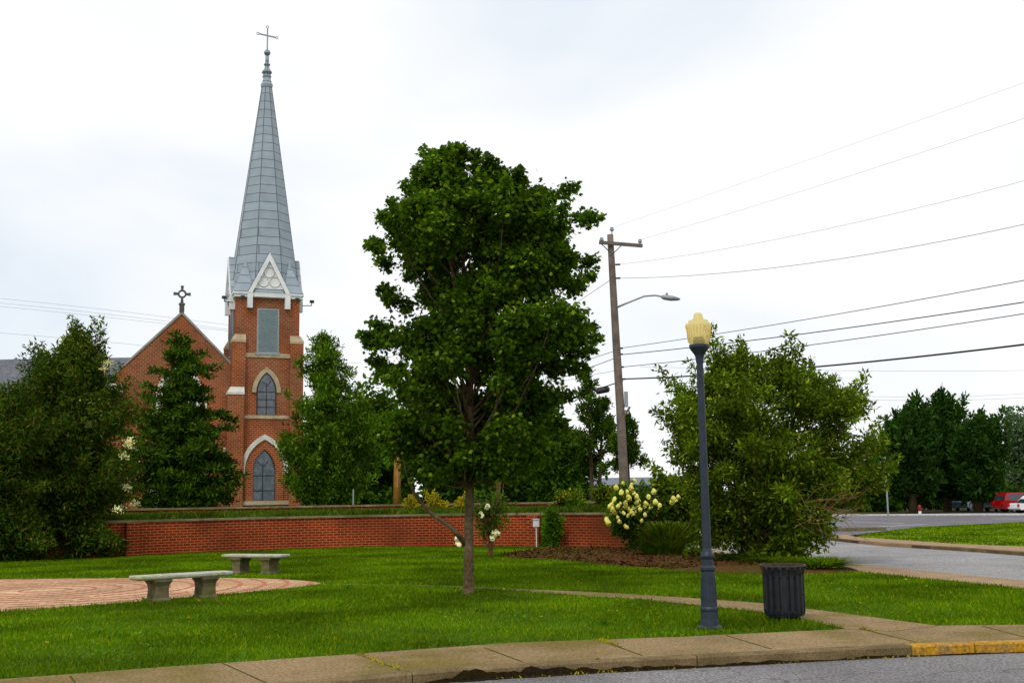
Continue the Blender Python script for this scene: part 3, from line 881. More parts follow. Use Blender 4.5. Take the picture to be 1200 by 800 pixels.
# upper pointed window
wx0 = fac(300.5, 470, -HW)[0]; wx1 = fac(323.5, 470, -HW)[0]; wc = (wx0 + wx1) / 2; ww = (wx1 - wx0) / 2
z0_, zs_, za_ = zf(486), zf(459), zf(436)
def window(cx_, w, z0, zs, za, nm='window', bars=4):
    mb = MB(); arch_band(mb, cx_, w, zs, za, .07, -HW - .05, -HW + .02, drop=zs - z0); f = CB(mb, nm, M['dark_metal'])
    g = MB(); g.prism([(cx_ + p[0], p[1]) for p in arch(w - .06, zs, za - .08, 10, z0)], 'y', -HW - .02, -HW + .01); CB(g, 'glass', M['leaded_glass'], f)
    m_ = MB()
    for i in range(1, bars):
        z = z0 + (zs - z0) * i / (bars - 1) if bars > 1 else z0
        ybox(m_, cx_ - w + .07, cx_ + w - .07, z - .025, z + .025, -HW - .04, -HW - .021)
    ybox(m_, cx_ - .025, cx_ + .025, z0, za - (za - zs) * .55, -HW - .045, -HW - .042)
    zt = za - (za - zs) * .55
    for s_ in (-1, 1): m_.bar((cx_, -HW - .035, zt - .25), (cx_ + s_ * w * .42, -HW - .035, zt + .12), .03, .025)
    CB(m_, 'glazing_bar', M['dark_metal'], f)
    return f
window(wc, ww, z0_, zs_, za_)
mb = MB(); arch_band(mb, wc, ww + .3, zs_ - .05, zf(430), .27, -HW - .09, -HW + .02, drop=.0); CB(mb, 'window_surround', M['stone'])
# lower pointed window with a pale hood mould
ax0 = fac(292, 570, -HW)[0]; ax1 = fac(323, 570, -HW)[0]; ac = (ax0 + ax1) / 2; aw = (ax1 - ax0) / 2
window(ac, aw, zf(592), zf(557), zf(524), bars=3)
hx0 = fac(281.5, 552, -HW)[0]; hx1 = fac(337, 552, -HW)[0]
mb = MB(); arch_band(mb, (hx0 + hx1) / 2, (hx1 - hx0) / 2, zf(551), zf(509), .27, -HW - .2, -HW + .02, drop=.25); CB(mb, 'hood_mould', M['white_stone'])
mb = MB(); arch_band(mb, (hx0 + hx1) / 2, (hx1 - hx0) / 2 - .3, zf(551), zf(515), .5, -HW - .1, -HW + .02, drop=zf(551) - zf(592)); CB(mb, 'brick_arch', M['church_brick'])
# cornice
mb = MB().box((0, 0, z_eave - .14), (2 * HW + .34, 2 * HW + .34, .2)); mb.box((0, 0, z_eave + .02), (2 * HW + .5, 2 * HW + .5, .12))
CB(mb, 'cornice', M['white_paint'])
# spire: octagonal, with a slight flare at the foot, UV laid per facet
def spire():
    zb, zt = z_eave + .09, fac(312, 100, 0)[1]
    px_m = 17.6
    zz = [zb, zb + .5, zb + 2.6, zt]
    top_r = .33
    base_r = 2.28 / math.cos(PI / 8)
    rr_ = lambda z: top_r + (base_r - top_r) * (zt - z) / (zt - zb)
    rad = [rr_(zz[0]) + .08, rr_(zz[1]), rr_(zz[2]), rr_(zz[3])]
    vs, fs, uv = [], [], []
    for k in range(8):
        a0 = PI / 8 + k * PI / 4; a1 = a0 + PI / 4
        for i in range(len(zz)):
            for a, sg in ((a0, -1), (a1, 1)):
                vs.append((rad[i] * math.cos(a), rad[i] * math.sin(a), zz[i])); uv.append((sg * rad[i] * math.sin(PI / 8) + .65, zz[i] + .0))
        b_ = k * 2 * len(zz)
        for i in range(len(zz) - 1): fs.append((b_ + 2 * i, b_ + 2 * i + 1, b_ + 2 * i + 3, b_ + 2 * i + 2))
    mb = MB().add(vs, fs)
    o = CB(mb, 'spire', M['spire_metal'], uv=uv, fixn=False)
    # standing ribs on the eight hips
    r_ = MB()
    for k in range(8):
        a = PI / 8 + k * PI / 4
        r_.tube([(rad[i] * math.cos(a), rad[i] * math.sin(a), zz[i]) for i in range(4)], .022, 5)
    CB(r_, 'rib', M['slate'], o)
    return zb, zt, rad
zb, zt, srad = spire()
# broaches: corner pyramids between the eaves and the octagon
for k in range(4):
    a = PI / 4 + k * PI / 2; e = HW + .2
    sx, sy = (1 if math.cos(a) > 0 else -1), (1 if math.sin(a) > 0 else -1)
    top = zb + 2.3; rt_ = (srad[0] + (.33 - srad[0]) * 2.3 / (zt - zb)) * math.cos(PI / 8)
    q = (sx * rt_ * .7071, sy * rt_ * .7071, top)
    c0 = (sx * (e + .02), sy * (e + .02), zb); c1 = (sx * .95, sy * (e + .02), zb); c2 = (sx * (e + .02), sy * .95, zb)
    mb = MB().add([c0, c1, c2, q, (0, 0, zb)], [(0, 1, 3), (0, 3, 2), (1, 4, 3), (4, 2, 3), (0, 2, 4, 1)]); CB(mb, 'broach', M['spire_metal'])
# gables on each face of the spire's foot
gx0 = fac(290, 345, -HW)[0]; gx1 = fac(340, 345, -HW)[0]; gw = (gx1 - gx0) / 2; gz = fac(314, 296, -HW - .2)[1]; gleg = zf(362)
def gable():
    mb = MB(); yf = -HW - .24
    base = z_eave + .02
    # barge boards
    t = .26
    sl = (gz - base) / gw
    for s_ in (-1, 1):
        L = math.hypot(gw, gz - base); dx = t * math.hypot(1, sl) / sl
        q = [(s_ * gw, base), (0, gz), (0, gz - t * math.hypot(1, sl)), (s_ * (gw - dx), base)]
        mb.prism(q, 'y', yf - .12, yf + .25)
        ybox(mb, min(s_ * gw, s_ * (gw - .34)), max(s_ * gw, s_ * (gw - .34)), gleg, base - .002, yf - .1, yf + .24)
    ybox(mb, -gw + .34, gw - .34, base - .22, base - .02, yf, yf + .2)
    return mb
def gable_panel():
    mb = MB(); yf = -HW - .2
    mb.prism([(-gw + .2, z_eave + .03), (gw - .2, z_eave + .03), (0, gz - .45)], 'y', yf, yf + .12); return mb
def trefoil():
    mb = MB(); yf = -HW - .215; zc_ = z_eave + 1.05; r0 = .34
    for (x, z) in ((0, zc_ + .42), (-.38, zc_ - .22), (.38, zc_ - .22)):
        mb.tube([(x + r0 * math.cos(i * PI / 9), yf, z + r0 * math.sin(i * PI / 9)) for i in range(19)], .035, 5)
    return mb
def gable_roof():
    mb = MB(); y0 = -HW - .3; base = z_eave + .1
    apex_back = -(srad[0] * math.cos(PI / 8)) * .45
    mb.add([(-gw, y0, base), (0, y0, gz + .04), (gw, y0, base), (-gw, -.9, base), (0, -.9, gz + .04), (gw, -.9, base)], [(0, 1, 4, 3), (1, 2, 5, 4)])
    return mb
gs = on_faces(gable, 'gable', M['white_paint'])
on_faces(gable_panel, 'panel', M['white_paint'], parent=gs); on_faces(trefoil, 'trefoil', M['white_stone'], parent=gs)
on_faces(gable_roof, 'gable_roof', M['spire_metal'], parent=gs)
# finial and cross at the top
def zt_(y): return fac(312, y, 0)[1]
pr = [(.40, zt_(103)), (.44, zt_(100)), (.36, zt_(98)), (.26, zt_(92)), (.33, zt_(90)), (.25, zt_(88)), (.37, zt_(85)), (.2, zt_(81)), (.15, zt_(78)), (.24, zt_(76)), (.14, zt_(74)), (.13, zt_(66))]
mb = MB().lathe(pr, 8, ph=PI / 8)
zc_ = zt_(62); mb.lathe([(.03, -.23), (.16, -.17), (.23, -.03), (.22, .08), (.13, .19), (.04, .23)], 14, c=(0, 0, zc_))
fin = CB(mb, 'finial', M['spire_metal'])
mb = MB(); z1 = zt_(33); mb.box((0, 0, (zc_ + .2 + z1) / 2), (.09, .06, z1 - zc_ - .2)); zx = zt_(42)
mb.bar((-.58, 0, zx + .07), (.58, 0, zx - .05), .07, .09)
for (x, z) in ((-.66, zx + .08), (.66, zx - .06), (0, z1 + .08)):
    mb.tube([(x + .085 * math.cos(i * PI / 5), 0, z + .085 * math.sin(i * PI / 5)) for i in range(11)], .028, 5)
CB(mb, 'spire_cross', M['galvanised'])
# flood lamps on short arms
for (x, y, dx, dy) in ((-HW - .2, -HW, -1, -.25), (HW + .2, -HW, 1, -.1), (-1.7, -HW - .3, -.1, -.5), (1.75, -HW - .3, .1, -.5)):
    z = z_eave - .62
    mb = MB().tube([(x, y + .15, z), (x + dx * .6, y + dy * .6, z)], .03, 6)
    mb.tube([(x + dx * .6, y + dy * .6, z), (x + dx * .6, y + dy * .6, z + .2)], .03, 6)
    mb.box((x + dx * .62, y + dy * .62, z + .27), (.24, .2, .18), rz=.4)
    CB(mb, 'flood_lamp', M['dark_metal'])
# nave
ly = -1.55
a_ = fac(213, 368, ly); l_ = fac(138, 437, ly)
nx, nz = a_; half = nx - l_[0]; ez = l_[1]
half = max(half, 3.9)
nz0 = nz
DEPTH = 26
mb = MB().prism([(nx - half, -1.4), (nx + half, -1.4), (nx + half, ez), (nx, nz), (nx - half, ez)], 'y', ly, ly + DEPTH)
CB(mb, 'nave_wall', M['church_brick'])
mb = MB(); ov = .35; sl = (nz - ez) / half
for s_ in (-1, 1):
    q = [(nx, nz + .03), (nx + s_ * (half + ov), ez - sl * ov + .03), (nx + s_ * (half + ov), ez - sl * ov + .2), (nx, nz + .2)]
    mb.prism(q, 'y', ly + .22, ly + DEPTH + .3)
CB(mb, 'nave_roof', M['slate'])
mb = MB()
for s_ in (-1, 1):
    q = [(nx, nz + .0), (nx + s_ * (half + .15), ez - sl * .15), (nx + s_ * (half + .15), ez - sl * .15 + .17), (nx, nz + .2)]
    mb.prism(q, 'y', ly - .06, ly + .2)
CB(mb, 'gable_coping', M['coping_grey'])
for s_ in (-1, 1):
    xk = nx + s_ * (half + .02)
    mb = MB().box((xk, ly + .1, ez / 2 - .7 - .6), (.75, .9, ez + .3)); pl = CB(mb, 'nave_buttress', M['church_brick'])
    zk = fac(140, 461, ly)[1]
    mb = MB().prism([(ly - .45, zk - .1), (ly - .45, zk + .2), (ly - .1, zk + .62), (ly + .2, zk + .62), (ly + .2, zk - .1)], 'x', xk - .4 if s_ < 0 else xk - .55, xk + .4)
    CB(mb, 'stone_cap', M['white_stone'], pl)
# gable cross (ringed)
mb = MB(); zc0 = nz + .12
mb.box((nx, ly + .05, zc0 + .25), (.3, .3, .5)); mb.box((nx, ly + .05, zc0 + .55), (.38, .36, .1))
s0 = zc0 + .6; cc = s0 + .62
for i in range(24):
    a0, a1 = i * PI / 12, (i + 1) * PI / 12
    mb.prism([(nx + r * math.cos(a), cc + r * math.sin(a)) for r, a in ((.17, a0), (.28, a0), (.28, a1), (.17, a1))], 'y', ly - .03, ly + .13)
for k in range(4):
    a = k * PI / 2; c_, s_ = math.cos(a), math.sin(a)
    L = .54 if k != 3 else .66
    q = [(.22, -.06), (L, -.10), (L, .10), (.22, .06)]
    mb.prism([(nx + x * c_ - z * s_, cc + x * s_ + z * c_) for x, z in q], 'y', ly - .05, ly + .15)
CB(mb, 'gable_cross', M['cross_stone'])
# big west window with its pale surround, doors and small windows
x0, x1 = fac(183, 460, ly)[0], fac(238, 460, ly)[0]; xc = nx; wv = (x1 - x0) / 2
HWs = HW; 
def nave_arch(name, cx_, w, z0, zs, za, t, mat, y0=ly - .12, y1=ly + .02):
    mb = MB(); arch_band(mb, cx_, w, zs, za, t, y0, y1, drop=zs - z0); return CB(mb, name, mat)
zz0, zzs, zza = fac(213, 490, ly)[1], fac(213, 463, ly)[1], fac(213, 428, ly)[1]
f = nave_arch('west_window', xc, wv, zz0, zzs, zza, .38, M['white_stone'])
mb = MB().prism([(xc + p[0], p[1]) for p in arch(wv - .4, zzs, zza - .5, 10, zz0)], 'y', ly - .03, ly + .01); CB(mb, 'glass', M['leaded_glass'], f)
m_ = MB()
for k in range(-3, 4): ybox(m_, xc + k * .55 - .05, xc + k * .55 + .05, zz0, zza - .75 - abs(k) * .35, ly - .1, ly - .031)
CB(m_, 'mullion', M['white_stone'], f)
mb = MB(); ybox(mb, xc - wv - .2, xc + wv + .2, zz0 - .25, zz0 - .002, ly - .15, ly + .01); CB(mb, 'window_sill', M['white_stone'], f)
dz0, dzs, dza = -.2, fac(213, 568, ly)[1], fac(213, 535, ly)[1]
dwid = (fac(247, 580, ly)[0] - fac(178, 580, ly)[0]) / 2
f = nave_arch('door', xc, dwid, dz0, dzs, dza, .75, M['white_stone'], ly - .3)
mb = MB().prism([(xc + p[0], p[1]) for p in arch(dwid - .78, dzs, dza - .95, 10, dz0)], 'y', ly - .08, ly + .01); CB(mb, 'door_leaf', M['door_red'], f)
for px in (267, 158):
    xs = fac(px, 540, ly)[0]
    mb = MB(); ybox(mb, xs - .3, xs + .3, fac(px, 556, ly)[1], fac(px, 524, ly)[1], ly - .06, ly + .02); f = CB(mb, 'side_window', M['white_stone'])
    mb = MB(); ybox(mb, xs - .17, xs + .17, fac(px, 553, ly)[1], fac(px, 528, ly)[1], ly - .065, ly - .061); CB(mb, 'glass', M['leaded_glass'], f)

# parish hall behind, slate roof
def sloped_building(name, x0, x1, y0, y1, z0, ze, zr, wallm, roofm, label, rz=0.0):
    cx_, cy_ = (x0 + x1) / 2, (y0 + y1) / 2
    r_ = empty(name, (cx_, cy_, z0), rz, label, 'building')
    hx, hy = (x1 - x0) / 2, (y1 - y0) / 2
    mb = MB().prism([(-hy, 0), (hy, 0), (hy, ze - z0), (0, zr - z0 - .1), (-hy, ze - z0)], 'x', -hx, hx); mb.build('wall', wallm, r_)
    mb = MB(); sl_ = (zr - ze) / hy
    for s_ in (-1, 1):
        q = [(0, zr - z0), (s_ * (hy + .4), ze - z0 - sl_ * .4), (s_ * (hy + .4), ze - z0 - sl_ * .4 + .14), (0, zr - z0 + .14)]
        mb.prism(q, 'x', -hx - .3, hx + .3)
    mb.build('roof', roofm, r_)
    return r_
zr = P(60, 422, 97)[2]; ze_ = P(60, 470, 92)[2]
hall = sloped_building('parish_hall', P(-120, 430, 92)[0], P(160, 430, 92)[0], 91, 103, 1.3, ze_, zr, M['church_brick'], M['slate'], 'long low building with a grey slate roof, left of the church gable behind the bushes')
for i in range(6):
    f = MB().box((-16 + i * 6, -6.02, 2.6), (1.3, .08, 1.9)).build('window', M['white_paint'], hall)
    MB().box((-16 + i * 6, -6.07, 2.6), (1.1, .03, 1.7)).build('pane', M['car_glass'], f)
zr = P(740, 560, 140)[2]
gb = sloped_building('metal_shed', P(640, 570, 140)[0], P(840, 570, 140)[0], 136, 150, -.17, zr - .9, zr, M['grey_cladding'], M['grey_cladding'], 'long low grey metal shed far behind the slender conifers')
for i in range(5):
    MB().box((-7.5 + i * 3.9, -7.03, 1.6), (1.9, .06, 1.5)).build('shed_door', M['slate'], gb)

# ================================================================== TREES AND SHRUBS
def tree_obj(name, base, label, cat, group=None): return empty(name, base, 0, label, cat, group)
# --- the young maple
rng = np.random.default_rng(11)
bx, by = G(549, 696); base = (bx, by, 0)
D = by
mt = tree_obj('maple_tree', base, 'young maple with a dense lobed green crown, alone in the middle of the lawn', 'tree')
rows = [(184, 505, 538), (198, 484, 560), (214, 472, 590), (228, 468, 640), (244, 455, 674), (262, 444, 698), (275, 430, 706), (295, 440, 698), (318, 455, 694), (345, 468, 668), (366, 445, 706), (388, 428, 706), (410, 432, 690), (440, 446, 680), (470, 445, 664), (500, 446, 664), (525, 452, 655), (546, 470, 640), (560, 500, 605)]
cen, rad = outline_clumps(rng, rows, base, D, 450, .255, depth=.9, edge=.55, lump=.5)
# leave a few openings through the middle of the crown
hp = [np.array(P(545, 305, D)) - base, np.array(P(533, 335, D)) - base, np.array(P(560, 300, D)) - base, np.array(P(640, 355, D)) - base]
keep = np.ones(len(cen), bool)
for h_, hr in zip(hp, (.02, .0, .0, .0)): keep &= np.hypot(cen[:, 0] - h_[0], cen[:, 2] - h_[2]) > hr + .1
cen, rad = cen[keep], rad[keep]
tips = [(527, 161), (510, 172), (483, 178), (497, 170), (556, 172), (541, 168), (472, 203), (575, 186), (590, 196), (607, 208), (636, 205), (655, 222), (676, 216), (697, 236), (705, 250), (447, 230), (443, 246), (430, 270), (434, 286), (441, 297), (703, 290), (700, 312), (684, 330), (705, 366), (690, 374), (706, 390), (698, 404), (427, 394), (428, 384), (436, 374), (442, 330), (455, 345), (430, 412), (440, 432), (432, 466), (446, 492), (690, 425), (672, 455), (665, 490), (652, 520)]
tc_ = np.array([np.array(P(a, b, D)) - np.array(base) + np.array([0, rng.normal() * .35, -.04]) for a, b in tips]) * np.array([.965, 1, .99])
cl_, rd_ = shoots(rng, cen, rad, 60, k=.6, up=.2)
cl_ = np.vstack([cl_, tc_, tc_ * np.array([.93, 1, .99])]); rd_ = np.concatenate([rd_, np.full(len(tips), .12), np.full(len(tips), .19)])
pos, d, nr, s = clump_leaves(rng, cl_, rd_, 155, 'maple', .074, flat=.75, upb=.7, droop=-.25, jitter=.3, shell=.25)
leaves('crown', 'maple', pos, d, nr, s, M['maple_leaf'], mt, curl=.22)
tz = lambda y: P(552, y, D)[2]
tr = [(0, 0, -.05, .15), (.0, 0, .06, .105), (.01, 0, .3, .087), (.02, .0, 1.2, .080), (.05, 0, tz(560), .076), (.06, 0, tz(500), .07), (.04, 0, tz(420), .06), (-.02, 0, tz(330), .042), (-.08, 0, tz(250), .025), (-.2, 0, tz(190), .01)]
mb = MB(); rdm = random.Random(4)
mb.tube([t[:3] for t in tr], [t[3] for t in tr], 12)
limbs(mb, rng, cen, tr, frac=.4, r0=.028, r1=.005, rise=1.0)
# low bare branch reaching left, and the fork
def bp(px, py, dy=0): q = P(px, py, D); return (q[0] - bx, dy, q[2])
mb.tube([bp(548, 640), bp(530, 618, -.1), bp(505, 600, -.2), bp(488, 580, -.25), bp(478, 555, -.3), bp(474, 530, -.3)], [.05, .04, .034, .028, .02, .012], 7)
mb.tube([bp(549, 560), bp(541, 530, .1), bp(530, 490, .15), bp(515, 440, .2)], [.055, .045, .035, .02], 7)
mb.tube([bp(556, 545), bp(566, 515, .1), bp(582, 480, .1), bp(600, 430, .1)], [.05, .042, .03, .018], 7)
mb.build('trunk', M['bark'], mt, smooth=True)

def generic_tree(name, base, D, rows, label, cat, leafk, size, mat, ncl, cr, per, barkm='bark_dark', seed=1, trunks=1, tr_r=.15, depth=.85, edge=.45, flat=.8, upb=.5, droop=0., limbf=.35, group=None, rise=.8, spread=.3, outb=.6, shell=.35, aspect=1.0, trunk_top=.8, shoot_up=.4):
    rng = np.random.default_rng(seed)
    root = tree_obj(name, base, label, cat, group)
    cen, rad = outline_clumps(rng, rows, base, D, ncl, cr, depth, edge)
    cl_, rd_ = shoots(rng, cen, rad, max(4, ncl // 5), up=shoot_up)
    pos, d, nr, s = clump_leaves(rng, cl_, rd_, per, leafk, size, flat=flat, upb=upb, droop=droop, outb=outb, shell=shell)
    pos[:, 2] = np.maximum(pos[:, 2], .03)
    leaves('crown', leafk, pos, d, nr, s, mat, root, aspect=aspect)
    top = cen[:, 2].max(); mb = MB()
    for k in range(trunks):
        a = 2 * PI * k / max(trunks, 1) + .5; sp = spread if trunks > 1 else 0
        f = trunk_top * (1 - .15 * (k % 3))
        cxm = np.median(cen[cen[:, 2] > top * .6, 0]) if (cen[:, 2] > top * .6).any() else 0
        tr_ = [(sp * .2 * math.cos(a), sp * .2 * math.sin(a), -.1, tr_r * 1.25)]
        for i in range(1, 7):
            t = i / 6
            tr_.append((sp * (.2 + t * 1.2) * math.cos(a) + cxm * t * .8 + rng.normal() * .03 * top * .1, sp * (.2 + t * 1.2) * math.sin(a), top * f * t, tr_r * (1 - .85 * t)))
        mb.tube([t[:3] for t in tr_], [t[3] for t in tr_], 8)
        sel = cen[k::trunks]
        limbs(mb, rng, sel, tr_, frac=limbf, r0=tr_r * .4, r1=.008, rise=rise)
    mb.build('trunk', M[barkm], root, smooth=True)
    return root, cen, rad, rng

# --- big spreading shrub by the street (several stems, pointed leaves)
bx, by = G(888, 659); b0 = (bx, by, 0)
rows = [(418, 850, 872), (430, 825, 940), (448, 800, 962), (462, 786, 1006), (480, 772, 1024), (502, 764, 1036), (530, 770, 1042), (560, 785, 1040), (590, 800, 1016), (615, 812, 985), (640, 828, 965), (655, 850, 945)]
rt_, cen, rad, rg = generic_tree('large_shrub', b0, by, rows, 'huge rounded green shrub with pointed leaves behind the litter bin, beside the street', 'shrub', 'lance', .125, M['shrub_leaf'], 360, .33, 125, seed=5, trunks=6, tr_r=.055, depth=.75, edge=.5, limbf=.5, droop=.15, spread=.9, outb=.8, upb=.35, aspect=1.3)
# bare twigs on its right side
mb = MB(); rd = random.Random(9)
for i in range(34):
    sp = P(930 + rd.random() * 60, 575 + rd.random() * 45, by - 1.2 - rd.random()); sp = Vector(sp) - Vector(b0)
    pts = [sp]; dr = Vector((rd.uniform(.1, .7), rd.uniform(-.7, .1), rd.uniform(-.35, .5))).normalized()
    for k in range(5):
        dr = (dr + Vector((rd.gauss(0, .25), rd.gauss(0, .25), rd.gauss(0, .2)))).normalized(); pts.append(pts[-1] + dr * .17)
    mb.tube(pts, [.008, .007, .006, .005, .004, .003], 4)
mb.build('bare_twigs', M['twig'], rt_)

# --- crape myrtles at the left edge
bx, by = G(78, 656); b0 = (bx, by + .6, 0); D = by + .6
rows = [(396, 80, 90), (408, 72, 102), (424, 60, 116), (442, 42, 128), (462, 26, 138), (490, 12, 150), (530, 5, 155), (570, 5, 155), (600, 10, 145), (630, 20, 132), (650, 30, 120)]
mr_, cen, rad, rg = generic_tree('crape_myrtle', b0, D, rows, 'tall dark bushy crape myrtle in front of the brick wall, peaked top', 'shrub', 'lance', .15, M['myrtle_leaf'], 330, .46, 180, seed=21, trunks=5, tr_r=.06, depth=.7, limbf=.3, droop=.05, edge=.5)
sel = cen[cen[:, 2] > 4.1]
q, d, nr, s = clump_leaves(rg, sel, np.full(len(sel), .42), 110, 'lance', .14, shell=.4); leaves('lit_top_leaves', 'lance', q, d, nr, s, M['myrtle_lit_tip'], mr_)  # paler leaves on the upper clumps paint the light on the crown top
flower_and_sunlit_spots = np.array([np.array(P(px, py, D - .8)) - b0 for px, py in ((150, 520), (146, 533), (152, 515), (105, 497), (126, 425), (122, 431), (158, 590), (149, 571), (140, 596))])  # two spots near the top paint sunlit yellow leaves, the rest flowers
for c in flower_and_sunlit_spots:
    q, d, nr, s = clump_leaves(rg, c[None], np.array([.17]), 70, 'oval', .06, shell=.1); leaves('flower', 'oval', q, d, nr, s, M['petal_and_sunlit_leaf'], mr_)
bx, by = G(-18, 660); b0 = (bx, by + .3, 0); D = by + .3
rows = [(466, 0, 20), (476, -30, 42), (492, -50, 50), (520, -85, 62), (570, -90, 66), (610, -80, 60), (640, -60, 45), (655, -45, 30)]
generic_tree('crape_myrtle', b0, D, rows, 'dark crape myrtle at the left edge, lower than its peaked neighbour', 'shrub', 'lance', .15, M['myrtle_leaf'], 260, .46, 170, seed=22, trunks=5, tr_r=.06, depth=.7, limbf=.3)

# --- layered pine in front of the church gable
def conifer(name, base, D, rows, label, mat, seed, step=.28, per=9, size=.34, up=.05, flat=.35, cr=.33, tr_r=.14, ntop=3, nbot=9, irregular=.25, bark='bark_dark', zlow=None, cat='tree'):
    rng = np.random.default_rng(seed)
    root = tree_obj(name, base, label, cat)
    zz, xl, xr = [], [], []
    for y, a, b in rows:
        pa, pb = P(a, y, D), P(b, y, D); zz.append((pa[2] + pb[2]) / 2 - base[2]); xl.append(pa[0] - base[0]); xr.append(pb[0] - base[0])
    o = np.argsort(zz); zz = np.array(zz)[o]; xl = np.array(xl)[o]; xr = np.array(xr)[o]
    cen, rad = [], []
    mb = MB(); top = zz[-1]
    cxf = lambda z: (np.interp(z, zz, xl) + np.interp(z, zz, xr)) / 2
    tr_ = [(cxf(max(z, zz[0])) * (z / top), 0, z, tr_r * (1 - .9 * z / top)) for z in np.linspace(-.1, top * .97, 9)]
    mb.tube([t[:3] for t in tr_], [t[3] for t in tr_], 8)
    z = zz[0]
    while z < top - .1:
        f = (z - zz[0]) / (top - zz[0])
        nb = int(round(nbot + (ntop - nbot) * f))
        a0 = rng.random() * 6.28
        for k in range(nb):
            a = a0 + k * 2 * PI / nb + rng.normal() * .25
            zb_ = z + rng.normal() * step * .3
            l, r = np.interp(zb_, zz, xl), np.interp(zb_, zz, xr); c = (l + r) / 2; hw = (r - l) / 2
            tx = c * (zb_ / top) if False else c
            L = hw * (1 - irregular * rng.random() ** 2) * (1.0)
            nseg = max(2, int(L / (cr * .8)))
            sx_, sy_ = math.cos(a), math.sin(a)
            p0 = np.array([c * zb_ / top, 0, zb_ - up * L])
            tip = np.array([c + sx_ * (L - cr * .5), sy_ * (L - cr * .5) * .9, zb_ + up * L])
            mb.tube([p0, (p0 + tip) / 2 + np.array([0, 0, -.04 * L]), tip], [tr_r * .25 * (1 - .7 * f) + .008, .014, .006], 4, caps=False)
            for i in range(nseg):
                t = (i + .8) / nseg
                cen.append(p0 + (tip - p0) * t + rng.normal(size=3) * cr * .22)
                rad.append(cr * (.65 + .55 * rng.random()) * (1 - .35 * f))
        z += step * (1 - .3 * f)
    cen.append(np.array([cxf(top), 0, top - .15])); rad.append(cr * .5)
    cen, rad = np.array(cen), np.array(rad)
    pos, d, nr, s = clump_leaves(rng, cen, rad, per, 'spray', size, flat=flat, upb=.8, outb=.9, droop=.25 + up, shell=.1)
    leaves('crown', 'spray', pos, d, nr, s, mat, root, curl=.1)
    mb.build('trunk', M[bark], root, smooth=True)
    return root
def stand(px, D, z): q = P(px, 590, D); return (q[0], D, z)
conifer('pine_tree', stand(214, 52, 1.3), 52, [(396, 202, 222), (410, 188, 236), (425, 180, 250), (432, 168, 272), (440, 154, 258), (452, 168, 254), (470, 146, 272), (495, 140, 282), (520, 136, 290), (550, 138, 292), (575, 146, 284), (588, 156, 274)],
        'dark layered pine standing before the church gable', M['pine_leaf'], 31, step=.5, per=80, size=.22, up=-.03, flat=.26, cr=.5, nbot=10, ntop=5, irregular=.55)
conifer('cedar_tree', stand(376, 50, 1.3), 50, [(394, 374, 386), (408, 358, 398), (430, 350, 410), (452, 338, 424), (475, 340, 432), (500, 328, 446), (530, 320, 452), (560, 322, 452), (588, 334, 446)],
        'tall feathery cedar just right of the church tower', M['cedar_leaf'], 32, step=.36, per=70, size=.19, up=.45, flat=.9, cr=.36, nbot=8, ntop=4, irregular=.75)
# --- trees between cedar and utility pole, behind the walls
zb_ = 1.3
def gt(name, px, D, rows, label, mat, seed, **k):
    a = dict(ncl=210, cr=.75, per=80, tr_r=.14, limbf=.3); a.update(k)
    return generic_tree(name, stand(px, D, a.pop('z', zb_)), D, rows, label, a.pop('cat', 'tree'), a.pop('leaf', 'oval'), a.pop('size', .28), M[mat], a.pop('ncl'), a.pop('cr'), a.pop('per'), seed=seed, **a)
gt('leafy_tree', 440, 62, [(478, 425, 448), (495, 400, 470), (515, 392, 482), (545, 385, 490), (575, 388, 488), (588, 395, 480)], 'mid green leafy tree between the feathery cedar and the maple', 'back_leaf', 41)
gt('leafy_tree', 515, 58, [(470, 495, 540), (490, 480, 560), (520, 478, 572), (555, 480, 575), (588, 485, 570)], 'dark leafy tree directly behind the trunk of the maple', 'dark_leaf', 42)
gt('leafy_tree', 612, 50, [(468, 590, 636), (485, 575, 655), (505, 570, 668), (530, 566, 680), (560, 568, 690), (588, 575, 682)], 'broad dark tree behind the low terrace wall, right of the maple trunk', 'dark_leaf', 43, ncl=200, size=.24)
gt('leafy_tree', 655, 47, [(515, 640, 662), (530, 630, 675), (550, 624, 684), (575, 622, 688), (588, 630, 682)], 'rounder brighter green bushy tree left of the slender conifers', 'back_leaf', 44, ncl=120, cr=.5, size=.2, tr_r=.08)
# background trees seen far behind
for i, (px, D, rows, lab) in enumerate([
    (345, 105, [(520, 330, 350), (540, 315, 385), (565, 310, 395), (588, 310, 395)], 'far green tree low behind the feathery cedar'),
    (585, 110, [(520, 555, 600), (545, 540, 625), (570, 535, 630), (588, 535, 630)], 'far green tree low between the two dark leafy trees'),
]):
    gt('distant_tree', px, D, rows, lab, 'back_leaf', 50 + i, cr=1.3, ncl=70, size=.5)
